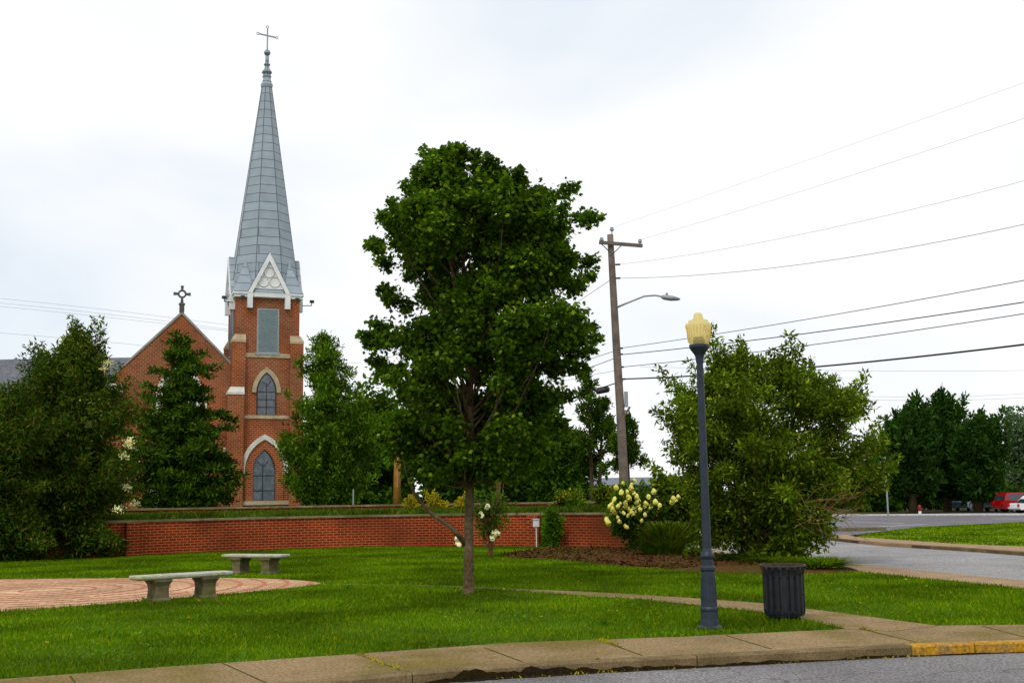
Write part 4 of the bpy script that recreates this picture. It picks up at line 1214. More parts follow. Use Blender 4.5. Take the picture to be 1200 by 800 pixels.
# slender, gappy conifers by the utility pole
def slender(px, D, top, w, label, seed, z=1.3, clumps=16, lean=0):
    rng = np.random.default_rng(seed)
    b0 = stand(px, D, z); root = tree_obj('slender_conifer', b0, label, 'tree', None)
    zt2 = P(px, top, D)[2] - z
    mb = MB(); tr_ = [(lean * t * t, 0, zt2 * t, .09 * (1 - .85 * t) + .005) for t in np.linspace(0, 1, 8)]
    tr_[0] = (0, 0, -.1, .11)
    mb.tube([t[:3] for t in tr_], [t[3] for t in tr_], 7)
    cen, rad = [], []
    for i in range(clumps):
        t = .38 + .62 * (i + .5) / clumps
        a = rng.random() * 6.28; L = w * (1.15 - t) * (0.4 + .8 * rng.random())
        x, y = math.cos(a) * L, math.sin(a) * L
        c = np.array([lean * t * t + x, y, zt2 * t + .1 * L]); cen.append(c); rad.append(.17 + .22 * rng.random() * (1.2 - t))
        mb.tube([(lean * t * t, 0, zt2 * (t - .1 * L)), tuple(c)], [.025, .008], 4, caps=False)
    cen.append(np.array([lean, 0, zt2 - .1])); rad.append(.15)
    pos, d, nr, s = clump_leaves(rng, np.array(cen), np.array(rad), 150, 'spray', .16, flat=1.0, upb=.6, outb=.9, droop=.3, shell=.1)
    leaves('crown', 'spray', pos, d, nr, s, M['pine_leaf'], root)
    mb.build('trunk', M['bark_dark'], root, smooth=True)
slender(694, 46, 436, 1.25, 'tallest slender conifer with sparse tufts, left of the utility pole', 61, clumps=26, lean=-.1)
slender(703, 46.8, 468, 1.3, 'slender sparse conifer between the tallest one and the utility pole', 62, clumps=28, lean=.35)
slender(737, 45, 488, 1.1, 'short sparse conifer whose tufts overlap the foot of the utility pole', 63, clumps=26)
slender(681, 47.5, 505, 1.0, 'lowest slender conifer, leaning left beside the tallest one', 64, clumps=18, lean=-.5)
# far trees beyond the parking lot
def fan_tree(name, px, D, z, tips, label, mat, seed, nrand=36, cr=.8, per=60, size=.5, tr_r=.3, low=.12, group=None):
    """upswept tree: limbs fan out of a short trunk and carry tapering tufts to pointed tips"""
    rng = np.random.default_rng(seed); b0 = stand(px, D, z); root = tree_obj(name, b0, label, 'tree', group)
    T = []
    for x, y in tips:
        q = np.array(P(x, y, D)) - np.array(b0); q[1] = rng.normal() * .8; T.append(q)
    T = np.array(T); zmax = T[:, 2].max(); hw = np.abs(T[:, 0]).max()
    for i in range(nrand):
        a = rng.random() * 6.28; f = rng.random() ** .7
        zt3 = zmax * (.30 + .60 * f); w_ = hw * (1.1 - .45 * f) * (.7 + .4 * rng.random())
        T = np.vstack([T, [math.cos(a) * w_, math.sin(a) * w_, zt3]])
    mb = MB(); mb.tube([(0, 0, -.2), (0, 0, zmax * .25), (.1, 0, zmax * .6), (0, 0, zmax * .85)], [tr_r * 1.2, tr_r, tr_r * .5, .05], 10)
    cen, rad = [], []
    for t in T:
        hd = math.hypot(t[0], t[1]); z0 = max(zmax * low, t[2] - hd * 1.1 - zmax * .18)
        p0 = np.array([0, 0, z0]); mid = np.array([t[0] * .62, t[1] * .62, z0 + (t[2] - z0) * .40])
        pts = [(1 - u) ** 2 * p0 + 2 * u * (1 - u) * mid + u * u * t for u in np.linspace(0, 1, 7)]
        mb.tube(pts, [max(.02, tr_r * .35 * (1 - u)) for u in np.linspace(0, 1, 7)], 5, caps=False)
        for u in np.linspace(.3, .97, 7):
            c = (1 - u) ** 2 * p0 + 2 * u * (1 - u) * mid + u * u * t
            cen.append(c + rng.normal(size=3) * cr * .25 * (1.1 - u)); rad.append(cr * (1.15 - .85 * u))
    cen, rad = np.array(cen), np.array(rad)
    pos, d, nr, s_ = clump_leaves(rng, cen, rad, per, 'spray', size, flat=1.2, upb=.3, outb=.6, droop=.9, shell=.15)
    pos[:, 2] = np.maximum(pos[:, 2], .9)
    leaves('crown', 'spray', pos, d, nr, s_, M[mat], root); mb.build('trunk', M['bark_dark'], root, smooth=True)
    return root
fan_tree('upswept_tree', 1070, 92, -.1, [(1075, 465), (1066, 471), (1052, 484), (1044, 497), (1038, 520), (1036, 548), (1085, 480), (1095, 500), (1104, 530)], 'left one of the dark upswept trees beyond the parking lot', 'far_dark_leaf', 70)
fan_tree('upswept_tree', 1110, 95, -.1, [(1104, 459), (1096, 466), (1114, 466), (1130, 466), (1124, 474), (1088, 486), (1140, 486), (1080, 510)], 'middle and tallest of the dark upswept trees beyond the parking lot', 'far_dark_leaf', 71)
fan_tree('upswept_tree', 1146, 91, -.1, [(1171, 482), (1150, 484), (1164, 490), (1140, 492), (1174, 500), (1176, 520), (1128, 505), (1178, 545), (1176, 565)], 'right one of the dark upswept trees, above the red car', 'far_dark_leaf', 72)
gt('hazy_tree', 1195, 125, [(492, 1188, 1205), (510, 1180, 1230), (540, 1172, 1250), (570, 1172, 1250), (592, 1180, 1240)], 'pale greyish green tree at the right edge, beyond the dark trees', 'hazy_leaf', 75, ncl=110, cr=1.3, per=130, size=.4, z=-.1, tr_r=.3)
gt('distant_tree', 1030, 100, [(545, 1015, 1040), (560, 1000, 1050), (580, 995, 1055), (596, 1000, 1050)], 'low green tree beyond the parking lot, behind the street sign', 'back_leaf', 76, ncl=60, cr=1.0, size=.5, z=-.1)
for i, (px, y0) in enumerate(((985, 560), (1230, 540), (1290, 520), (920, 565), (1140, 566), (1090, 568))):
    lab = ['low green tree far behind the large shrub', 'green tree off to the right of the parking lot', 'tall green tree well off to the right', 'farthest low green tree behind the lamp post', 'dim low tree behind the gap between the middle and right dark trees', 'dim low tree behind the left dark trees'][i]
    gt('distant_tree', px, 122 + i, [(y0, px - 15, px + 15), (y0 + 15, px - 45, px + 45), (585, px - 50, px + 50), (592, px - 45, px + 45)], lab, 'back_leaf', 80 + i, ncl=60, cr=1.3, size=.6, z=-.1)
rng = np.random.default_rng(77)
hx0_, hx1_ = P(1000, 590, 104)[0], P(1215, 590, 104)[0]
hb_ = ((hx0_ + hx1_) / 2, 104, -.1); hr_ = tree_obj('shade_hedge', hb_, 'long dark leafy row added for the shade behind the upswept trees and parked cars', 'shade_hedge')  # dark leaf row added to stand for the shade under the trees
cen = np.column_stack([(rng.random(150) - .5) * (hx1_ - hx0_), rng.normal(size=150) * .35, .4 + 1.3 * rng.random(150)]); 
q, d, nr, s_ = clump_leaves(rng, cen, np.full(150, .7), 70, 'oval', .3, shell=.2); q[:, 2] = np.maximum(q[:, 2], .02)
leaves('foliage', 'oval', q, d, nr, s_, M['dark_leaf'], hr_)
# a wild twiggy growth behind the low wall near the trunk of the maple
def bloom(name, c, r, mat, parent, rng, n=14, el=1.35):
    prof = [(.05, -1), (.55, -.9), (.88, -.5), (1, -.05), (.92, .35), (.68, .75), (.35, 1.05), (.05, 1.2)]
    vs = []; tilt = rng.normal(size=2) * .25
    for k, (rr3, z) in enumerate(prof):
        for i in range(n):
            a = 2 * PI * (i + .5 * (k % 2)) / n; q = r * rr3 * (1 + .16 * rng.normal()); zz3 = r * el * z * .85 + r * .09 * rng.normal()
            vs.append((c[0] + q * math.cos(a) + tilt[0] * zz3, c[1] + q * math.sin(a) + tilt[1] * zz3, c[2] + zz3))
    fs = []
    for k in range(7):
        for i in range(n): fs.append((k * n + i, k * n + (i + 1) % n, (k + 1) * n + (i + 1) % n, (k + 1) * n + i))
    fs += [tuple(range(n - 1, -1, -1)), tuple(range(7 * n, 8 * n))]
    return MB().add(vs, fs).build(name, mat, parent)
def twiggy(name, base, h, w, n, label, seed, mat='twig', r=.012, cat='shrub', flowers=(), leafn=0, D=None, leafm='hydrangea_leaf', fsize=.1):
    rng = random.Random(seed); root = empty(name, base, 0, label, cat)
    mb = MB(); tips = []
    for i in range(n):
        a = rng.random() * 6.28; sp = w * (0.2 + .8 * rng.random()); L = h * (.6 + .4 * rng.random())
        pts = []; wob = Vector((rng.gauss(0, .05), rng.gauss(0, .05), 0))
        for k in range(6):
            t = k / 5; pts.append(Vector((math.cos(a) * sp * t ** 1.4, math.sin(a) * sp * t ** 1.4, L * t)) + wob * math.sin(t * 5))
        mb.tube(pts, [r * (1 - .75 * k / 5) for k in range(6)], 4)
        for j in range(3):
            t = rng.uniform(.4, .9); p = pts[0].lerp(pts[5], t); p = pts[int(t * 5)]
            e = p + Vector((rng.gauss(0, .16), rng.gauss(0, .16), rng.uniform(.1, .35))); mb.tube([p, e], [r * .5, r * .2], 3); tips.append(e)
        tips.append(pts[-1])
    mb.build('stems', M[mat], root)
    nrg = np.random.default_rng(seed)
    if leafn:
        c = np.array([tuple(t) for t in tips]); q, d, nr, s = clump_leaves(nrg, c, np.full(len(c), .16), leafn, 'oval', .11, shell=.1); leaves('foliage', 'oval', q, d, nr, s, M[leafm], root)
    for px, py in flowers:
        bloom('bloom', np.array(P(px, py, D)) - np.array(base), fsize * .95, M['flower_white'], root, nrg)
    return root
bx, by = G(575, 654)
twiggy('twiggy_shrub', (bx, by, 0), 1.75, .75, 26, 'sparse twiggy shrub with a few cream blooms, right of the maple trunk', 91, flowers=[(571, 594), (564, 603), (579, 625), (583, 624), (577, 630), (536, 630), (537, 637), (543, 634)], D=by - .3, leafn=9, fsize=.075)
b0 = stand(585, 44.6, 1.3)
twiggy('bare_bush', b0, 2.3, .8, 22, 'bare pale stemmed bush behind the low terrace wall, above the twiggy shrub', 92, r=.014)
# hydrangea
bx, by = G(742, 648)
b0 = (bx, by, 0); D = by
rg = np.random.default_rng(95)
hy = tree_obj('hydrangea', b0, 'flowering hydrangea with many pale yellow cone blooms at the end of the brick wall', 'shrub')
cen, rad = outline_clumps(rg, [(566, 728, 748), (580, 712, 778), (598, 706, 792), (615, 708, 798), (630, 722, 785), (645, 735, 765)], b0, D, 75, .24, depth=.8)
q, d, nr, s = clump_leaves(rg, cen, rad, 75, 'oval', .12); leaves('foliage', 'oval', q, d, nr, s, M['hydrangea_leaf'], hy)
mb = MB(); limbs(mb, rg, cen, [(0, 0, 0, .04), (0, 0, .3, .03), (0, 0, 1.2, .01)], .7, r0=.02); mb.build('stems', M['bark_dark'], hy)
blooms = [(730, 566), (744, 563), (722, 571), (728, 577), (735, 576), (740, 572), (746, 582), (716, 592), (724, 593), (733, 594), (738, 598), (742, 596), (748, 593), (731, 601), (724, 606), (745, 604), (752, 610), (734, 617), (711, 609), (757, 590), (768, 588), (773, 592), (766, 576), (771, 598), (790, 585), (795, 582), (727, 590), (720, 600), (750, 597), (755, 595), (744, 600), (736, 604), (762, 594), (740, 568), (737, 583), (726, 611), (788, 588), (713, 613), (760, 582), (733, 589), (718, 597), (728, 599), (741, 601), (747, 588), (720, 585), (756, 603), (743, 578)]
for i, (px, py) in enumerate(blooms):
    dy = -1.0 + .45 * rg.random()
    c = np.array([np.array(P(px, py, D + dy)) - b0])
    bloom('bloom', c[0], .045 + .035 * rg.random(), M['flower'], hy, rg)
# shrub to the right of it, ornamental grass and vine
bx, by = G(800, 640)
generic_tree('leafy_shrub', (4.6, 32.6, 0), 32.6, [(560, 768, 790), (575, 762, 812), (595, 770, 822), (615, 780, 826), (630, 785, 815)], 'green leafy shrub between the hydrangea and the lamp post', 'shrub', 'oval', .13, M['shrub_leaf'], 60, .28, 60, seed=96, trunks=3, tr_r=.025, spread=.25, limbf=.5)
def grass_clump(name, base, r, h, n, mat, label, seed, w=.02, cat='grass clump'):
    rng = np.random.default_rng(seed); root = tree_obj(name, base, label, cat)
    a = rng.random(n) * 2 * PI; rr2 = r * np.sqrt(rng.random(n)) * .5
    pos = np.stack([np.cos(a) * rr2, np.sin(a) * rr2, np.zeros(n)], 1)
    L = h * (.3 + .75 * rng.random(n)); out = (.02 + 1.15 * rng.random(n) ** 1.3) * r * (1.2 - .5 * L / h)
    segs = 4; V = []
    side = np.stack([-np.sin(a), np.cos(a), np.zeros(n)], 1) * w
    for k in range(segs + 1):
        t = k / segs
        c = pos + np.stack([np.cos(a) * out * t ** 1.6, np.sin(a) * out * t ** 1.6, L * (t * 1.55 - .65 * t ** 3)], 1)
        ww_ = side * (1 - t) ** .6
        V += [c - ww_ - side * .05, c + ww_ + side * .05]
    V = np.stack(V, 1).reshape(-1, 3); F_ = []
    for k in range(segs): F_.append(np.stack([np.arange(n) * 2 * (segs + 1) + j for j in (2 * k, 2 * k + 1, 2 * k + 3, 2 * k + 2)], 1))
    F_ = np.concatenate(F_)
    npmesh('blades', V, F_, M[mat], root)
    return root
bx, by = G(782, 652)
grass_clump('ornamental_grass', (bx, by, .05), .85, .95, 1300, 'grass_clump', 'tall arching ornamental grass at the foot of the hydrangea', 97)
bx, by = G(770, 652)
grass_clump('green_clump', (bx, by, .05), .6, .32, 900, 'vine_leaf', 'low bright green clump in front of the ornamental grass', 98)
for i, (px, py, r, h) in enumerate(((866, 659, .7, .2), (958, 667, .9, .24), (910, 662, .7, .18))):
    bx, by = G(px, py)
    grass_clump('grass_tuft', (bx, by, .03), r, h, 1100, 'grass_blade', ['long grass tuft at the left foot of the large shrub', 'long grass tuft right of the litter bin at the edge of the mulch', 'long grass tuft behind the litter bin under the large shrub'][i], 100 + i)
b0 = (P(647, 620, 36.6)[0], 36.6, 0)
generic_tree('climbing_vine', (b0[0], b0[1], 0), b0[1], [(602, 644, 652), (610, 637, 657), (620, 636, 658), (635, 638, 656), (641, 640, 652)], 'bright green climbing vine against the brick wall, beside the white box', 'vine', 'oval', .1, M['vine_leaf'], 46, .2, 60, seed=105, trunks=2, tr_r=.015, depth=.5, spread=.1)
# terrace shrubs with yellow leaves
for i, (px, D, y0, x0, x1, lab, yl) in enumerate((
    (670, 39.8, 577, 650, 688, 'round green shrub with yellow tips on the terrace, above the vine', 'yellow'),
    (708, 38.2, 572, 692, 726, 'yellowish shrub on the terrace, left of the hydrangea', 'yellow'),
    (481, 42.6, 588, 474, 489, 'small yellow flowering plant on the terrace, leftmost of three', 'y'),
    (513, 42.6, 586, 500, 526, 'wider yellow flowering plant on the terrace, middle one of three', 'y'),
    (540, 42.4, 586, 530, 552, 'small yellow flowering plant on the terrace just behind the maple trunk', 'y'))):
    b0 = stand(px, D - .6, 1.12); D -= .6; rows = [(y0, x0 * .75 + px * .25, x1 * .75 + px * .25), (y0 + 6, x0, x1), (y0 + 14, x0, x1), (y0 + 19, x0 + 2, x1 - 2)]
    root, cen, rad, rg2 = generic_tree('terrace_shrub', b0, D, rows, lab, 'plant', 'oval', .1, M['hydrangea_leaf'] if yl == 'yellow' else M['yellow_leaf'], 34, .18, 50, seed=110 + i, trunks=2, tr_r=.015, spread=.1)
    if yl == 'yellow':
        q, d, nr, s = clump_leaves(rg2, cen[cen[:, 2] > .35], rad[cen[:, 2] > .35] * 1.15, 40, 'oval', .09); leaves('yellow_tips', 'oval', q, d, nr, s, M['yellow_leaf'], root)

# ================================================================== STREET FURNITURE
# lamp post
bx, by = G(832, 736)
lp = empty('lamp_post', (bx, by, 0), 0, 'dark blue-grey cast lamp post with an amber globe, by the sidewalk', 'street lamp')
K = by / F * math.cos(TH) ** 0
hz = lambda y: P(825, y, by)[2]
pf = [(.155, 0), (.155, .02), (.115, .045), (.105, .12), (.102, hz(716)), (.108, hz(714)), (.108, hz(712)), (.098, hz(710)), (.080, hz(672)), (.078, hz(669)), (.092, hz(667)), (.092, hz(664)), (.074, hz(662)), (.070, hz(655)), (.084, hz(652)), (.084, hz(650)), (.064, hz(646)), (.054, hz(642)), (.051, hz(600)), (.042, hz(440)), (.041, hz(424))]
post = MB().lathe(pf, 28).build('post', M['post_paint'], lp, smooth=False)
mb = MB()
for k in range(12):       # shallow flutes drawn as raised ribs on the base
    a = k * PI / 6
    mb.tube([(.094 * math.cos(a), .094 * math.sin(a), hz(703)), (.081 * math.cos(a), .081 * math.sin(a), hz(676))], .007, 5)
mb.build('base_ribs', M['post_paint'], post)
mb = MB().lathe([(.046, hz(425)), (.050, hz(420)), (.06, hz(416)), (.105, hz(410)), (.125, hz(407)), (.125, hz(404)), (.075, hz(403.5))], 28); mb.build('collar', M['post_paint'], lp)
mb = MB().lathe([(.07, hz(403.4)), (.075, hz(398)), (.06, hz(395))], 16); mb.build('lamp_holder', M['dark_metal'], lp)
gp = [(.108, hz(404.2)), (.135, hz(400)), (.146, hz(392)), (.15, hz(386)), (.165, hz(381.5)), (.158, hz(379.5)), (.128, hz(378)), (.122, hz(375.5)), (.075, hz(374)), (.058, hz(372)), (.055, hz(369)), (.038, hz(366.8)), (.01, hz(366))]
g = MB().lathe(gp, 32, cap=False).build('globe', M['globe_plastic'], lp, smooth=True)
mb = MB()
for k in range(24):
    a = k * PI / 12
    mb.tube([(r * 1.0 * math.cos(a), r * 1.0 * math.sin(a), z) for r, z in gp[1:5]], .0035, 4)
mb.build('globe_ribs', M['globe_plastic'], g)

# litter bin
bx, by = G(920, 726)
lb = empty('litter_bin', (bx, by, 0), 0, 'dark slatted metal litter bin on the grass beside the path', 'litter bin')
Rb, hb = .252, .70
mb = MB(); ns = 18
for k in range(ns):
    a = 2 * PI * k / ns; c_, s_ = math.cos(a), math.sin(a)
    pr_ = [(Rb - .012, .07), (Rb, .12), (Rb, hb - .13), (Rb + .012, hb - .07), (Rb + .034, hb - .015)]
    t = Vector((-s_, c_, 0)); w_ = .0225
    vs = []
    for r_, z in pr_:
        for off in (-w_, w_):
            for dr in (0, .008): p = Vector((c_ * (r_ + dr), s_ * (r_ + dr), z)) + t * off; vs.append(tuple(p))
    fs = []
    for i in range(len(pr_) - 1):
        b_ = i * 4
        fs += [(b_, b_ + 2, b_ + 6, b_ + 4), (b_ + 1, b_ + 5, b_ + 7, b_ + 3), (b_, b_ + 4, b_ + 5, b_ + 1), (b_ + 2, b_ + 3, b_ + 7, b_ + 6)]
    fs += [(0, 1, 3, 2), (16, 18, 19, 17)]
    mb.add(vs, fs)
mb.build('slats', M['bin_paint'], lb)
def ring(r, z, h, w, n=40): return [(r, z), (r + w, z), (r + w, z + h), (r, z + h), (r, z)]
MB().lathe(ring(Rb + .018, hb - .02, .02, .028), 40, cap=False).build('rim', M['bin_rim'], lb)
mb = MB().lathe(ring(Rb - .012, .09, .045, .008), 40, cap=False); mb.lathe(ring(Rb - .012, hb - .14, .03, .008), 40, cap=False); mb.build('hoop', M['bin_paint'], lb)
MB().lathe([(.19, -.01), (.2, .05), (.235, .06), (.235, .085), (.18, .085)], 32).build('base', M['bin_paint'], lb)
MB().lathe([(.20, .09), (.215, .1), (.228, hb - .05), (.22, hb - .05), (.205, .11), (.01, .11)], 32, cap=False).build('liner', M['dark_metal'], lb)

# benches
def make_bench():
    root = empty('bench', (0, 0, 0))
    L, Wd, z1, t = 1.68, .44, .44, .055
    pts = []
    ch = .05
    out = [(-L / 2 + ch, -Wd / 2), (L / 2 - ch, -Wd / 2), (L / 2, -Wd / 2 + ch), (L / 2, Wd / 2 - ch), (L / 2 - ch, Wd / 2), (-L / 2 + ch, Wd / 2), (-L / 2, Wd / 2 - ch), (-L / 2, -Wd / 2 + ch)]
    def sc_(k): return [(x * k[0], y * k[1]) for x, y in out]
    lv = [((.965, .88), z1 - t - .015), ((.985, .95), z1 - t), ((1, 1), z1 - t * .75), ((1, 1), z1 - .012), ((.99, .965), z1)]
    mb = MB(); n = 8; vs = []
    for k, z in lv: vs += [(x, y, z) for x, y in sc_(k)]
    fs = [tuple(range(n - 1, -1, -1)), tuple(range(4 * n, 5 * n))]
    for l in range(4):
        for i in range(n): fs.append((l * n + i, l * n + (i + 1) % n, (l + 1) * n + (i + 1) % n, (l + 1) * n + i))
    mb.add(vs, fs).build('seat', M['bench_top'], root)
    for s_ in (-1, 1):
        mb = MB(); x = s_ * .41
        prof = [(.14, .205, 0), (.14, .205, .04), (.115, .175, .075), (.108, .17, .20), (.115, .175, .27), (.128, .19, .30), (.15, .21, .335), (.15, .21, z1 - t - .017)]
        vs = []
        for hx, hy, z in prof: vs += [(x - hx, -hy, z), (x + hx, -hy, z), (x + hx, hy, z), (x - hx, hy, z)]
        fs = [(3, 2, 1, 0), (28, 29, 30, 31)]
        for l in range(7):
            for i in range(4): fs.append((l * 4 + i, l * 4 + (i + 1) % 4, l * 4 + 4 + (i + 1) % 4, l * 4 + 4 + i))
        mb.add(vs, fs).build('leg', M['bench_leg'], root)
    return root
bn = make_bench()
c1 = Vector(G(213, 703)); bn.location = (c1.x, c1.y, .0); bn.rotation_euler.z = R(40)
tag(bn, 'weathered concrete bench with lichen on its top, at the near rim of the paved circle', 'bench', 'concrete benches round the paved circle')
b2 = bn.copy(); COL.objects.link(b2)
for ch in list(bn.children):
    c_ = ch.copy(); COL.objects.link(c_); c_.parent = b2
c2 = Vector(G(299, 672.5)); b2.location = (c2.x, c2.y, .0); b2.rotation_euler.z = R(-24); b2.scale = (.96, 1, 1)
b2['label'] = 'pale concrete bench standing on the grass at the far rim of the paved circle'

# white meter box on a thin post
bx, by = P(628, 600, 36.9)[0], 36.9
r_ = empty('meter_box', (bx, by, 0), 0, 'small white box on a thin post against the brick wall, beside the vine', 'meter box')
MB().box((0, 0, .34), (.03, .03, .68)).build('post', M['white_plastic'], r_)
mb = MB().box((0, 0, .78), (.2, .1, .22)); mb.box((0, -.01, .905), (.22, .13, .025)); mb.box((0, -.053, .78), (.15, .006, .16)); mb.build('box', M['white_plastic'], r_)
# small grey fitting on the wall near the hydrangea
# street sign, seen from behind
bx, by = G(1042, 622)
r_ = empty('street_sign', (bx, by, 0), 0, 'grey sign post with sign side-on, on the verge right of the large shrub', 'sign')
zt3 = P(1036, 535, by)[2]
MB().box((0, 0, zt3 / 2), (.06, .04, zt3)).build('post', M['galvanised'], r_)
mb = MB().box((-.12, -.04, zt3 - .5), (.3, .012, .62), rz=R(25)); mb.build('sign_plate', M['galvanised'], r_)
mb = MB().box((-.1, -.05, zt3 - 1.05), (.26, .012, .36), rz=R(25)); mb.build('sign_plate', M['galvanised'], r_)
for i, (px, py, l) in enumerate(((990, 622.5, 1.9), (1014, 621.5, 1.8))):
    bx, by = G(px, py, ROADZ)
    mb = MB().prism([(-.09, 0), (.09, 0), (.07, .13), (-.07, .13)], 'x', -l / 2, l / 2)
    o = mb.build('wheel_stop', M['bench_leg'], loc=(bx, by, ROADZ + .012)); o.rotation_euler.z = R(-10)
    tag(o, ['low concrete wheel stop by the street, left of its twin', 'low concrete wheel stop nearer the street sign'][i], 'wheel stop', 'wheel stops by the parking lot')
# small thin marker post left of the pole on the church side
b0 = stand(414, 47, 1.3)
o = MB().box((0, 0, .35), (.05, .04, .8)).build('marker_post', M['galvanised'], loc=b0); MBx = None
tag(o, 'short grey marker post behind the low wall, right of the feathery cedar', 'post')
# stub of an orange-brown wooden pole behind the wall
b0 = stand(465, 48, 1.3)
r_ = empty('wooden_post', b0, 0, 'orange-brown bare wooden pole rising behind the low wall, left of the maple trunk', 'pole')
mb = MB().tube([(0, 0, -.1), (.02, 0, 1.2), (.05, 0, P(467, 520, 48)[2] - 1.3)], [.17, .155, .14], 14); mb.build('pole', M['orange_wood'], r_, smooth=True)
MB().tube([(.04, -.15, .8), (.05, -.15, 2.2)], .02, 6).build('conduit', M['galvanised'], r_)

# utility pole
UD = 44.0
b0 = stand(731, UD, 1.3)
up_ = empty('utility_pole', b0, 0, 'tall weathered wooden utility pole with a crossarm and a street light arm', 'utility pole')
def U(px, py, dy=0): q = P(px, py, UD + dy); return (q[0] - b0[0], q[1] - b0[1], q[2] - b0[2])
mb = MB().tube([(0, 0, -.2), U(731, 560), U(727, 480), U(722, 400), U(717, 310), U(715, 275)], [.19, .18, .165, .15, .13, .12], 14); mb.build('pole', M['pole_wood'], up_, smooth=True)
mb = MB(); mb.bar(U(702, 284, -.22), U(753, 288, -.22), .1, .13); mb.build('crossarm', M['pole_wood'], up_)
for s_, px in ((-1, 705), (1, 730)):
    mb = MB(); mb.bar(U(px, 286, -.24), U(717.5, 298, -.2), .03, .03); mb.build('brace', M['dark_metal'], up_)
for px, py in ((717, 269), (750, 283), (705, 281)):
    x, y, z = U(px, py, -.22 if px != 717 else 0)
    mb = MB().lathe([(.02, -.2), (.025, -.07), (.07, -.05), (.085, 0), (.06, .04), (.07, .07), (.03, .1)], 12, c=(x, y, z)); mb.build('insulator', M['car_glass'] if False else M['galvanised'], up_)
arm = MB().tube([U(723, 360, -.1), U(735, 355, -.2), U(755, 347, -.3), U(768, 346, -.35), U(778, 348, -.4)], [.045, .035, .035, .035, .03], 8).build('light_arm', M['galvanised'], up_, smooth=True)
a, b = Vector(U(775, 348, -.4)), Vector(U(797, 350.5, -.45))
mb = MB(); n = 10; vs = []
for i, (t, wdt, hgt) in enumerate(((0, .06, .06), (.15, .1, .1), (.5, .14, .11), (.85, .13, .07), (1, .06, .03))):
    c = a.lerp(b, t)
    for k in range(n): an = 2 * PI * k / n; vs.append((c.x, c.y + wdt * math.cos(an), c.z + hgt * math.sin(an)))
fs = [tuple(range(n - 1, -1, -1)), tuple(range(4 * n, 5 * n))]
for l in range(4):
    for k in range(n): fs.append((l * n + k, l * n + (k + 1) % n, (l + 1) * n + (k + 1) % n, (l + 1) * n + k))
mb.add(vs, fs); c = a.lerp(b, .3); mb.lathe([(.04, .08), (.05, .16), (.03, .2)], 8, c=tuple(c)); mb.build('lamp_head', M['galvanised'], arm, smooth=True)
x, y, z = U(727, 468); MB().box((x + .22, y - .05, z), (.14, .12, .6)).build('equipment_box', M['galvanised'], up_)
x, y, z = U(729, 483); mb = MB(); mb.bar((x, y - .1, z - .25), (x + .3, y - .1, z + .2), .08, .08); mb.build('timber_stub', M['pole_wood'], up_)
for px, py in ((727, 408), (727, 415), (728, 430), (730, 444), (724, 310), (724, 326)):
    x, y, z = U(px, py); mb = MB().tube([(x - .1, y, z), (x + .1, y - .02, z)], .035, 6); mb.build('wire_clamp', M['dark_metal'], up_)

# wires: each passes through three measured points and runs on past the edge of the view
def quad(p0, p1, p2, t0, t1, t2, t):
    L0 = (t - t1) * (t - t2) / ((t0 - t1) * (t0 - t2)); L1 = (t - t0) * (t - t2) / ((t1 - t0) * (t1 - t2)); L2 = (t - t0) * (t - t1) / ((t2 - t0) * (t2 - t1))
    return p0 * L0 + p1 * L1 + p2 * L2
def plan_line(A, B, px):
    """point where the vertical plane through A-B is crossed by the vertical fan of photo column px (at horizon height)"""
    r = ray(px, 575); dx, dy = B[0] - A[0], B[1] - A[1]
    den = r[0] * dy - r[1] * dx
    t = (A[0] * dy - A[1] * dx) / den
    return r[1] * t
def wire(a, m, e, rad, label, Aw=None, Bw=None, tmax=2.2, mat='wire', tmin=0.0, name='power_line'):
    pts = []
    for px, py in (a, m, e):
        Y = plan_line(Aw, Bw, px) if Aw else UD
        pts.append(np.array(P(px, py, Y)))
    L = [0, np.linalg.norm((pts[1] - pts[0])[:2]), np.linalg.norm((pts[2] - pts[0])[:2])]
    T = [l / L[2] for l in L]
    mb = MB(); n = 28; P0 = pts[0]
    mb.tube([quad(pts[0], pts[1], pts[2], T[0], T[1], T[2], tmin + (tmax - tmin) * i / n) - P0 for i in range(n + 1)], rad, 5)
    o = mb.build(name, M[mat], loc=tuple(P0)); tag(o, label, 'wire', 'overhead wires')
    return o
A0 = (b0[0], UD); B0 = (b0[0] + 9.6, UD - 15)
x0, y0 = A0
wire((717, 267), (940, 190), (1200, 97), .0035, 'topmost thin wire climbing right from the very top of the pole', A0, B0, mat='thin_wire', name='thin_power_line')
wire((750, 281), (940, 224), (1200, 139), .0045, 'thin wire from the right end of the crossarm', A0, B0, mat='thin_wire', name='thin_power_line')
wire((724, 310), (902, 282), (1200, 212), .006, 'thin wire leaving the pole just below the crossarm', A0, B0, mat='thin_wire')
wire((724, 326), (945, 309), (1200, 263), .008, 'sagging wire leaving the pole just above the street light arm', A0, B0)
wire((726, 408), (987, 367), (1200, 328.5), .012, 'uppermost wire of the lower four passing behind the amber globe', A0, B0)
wire((727, 415.5), (987, 385), (1200, 354), .016, 'second wire of the lower four passing behind the amber globe', A0, B0)
wire((728, 430), (873, 414), (1200, 367.5), .013, 'third wire of the lower four, with a small loop near the pole', A0, B0)
wire((730, 444), (941, 431), (1200, 403.6), .028, 'thickest black cable, lowest on the right side of the pole', A0, B0)
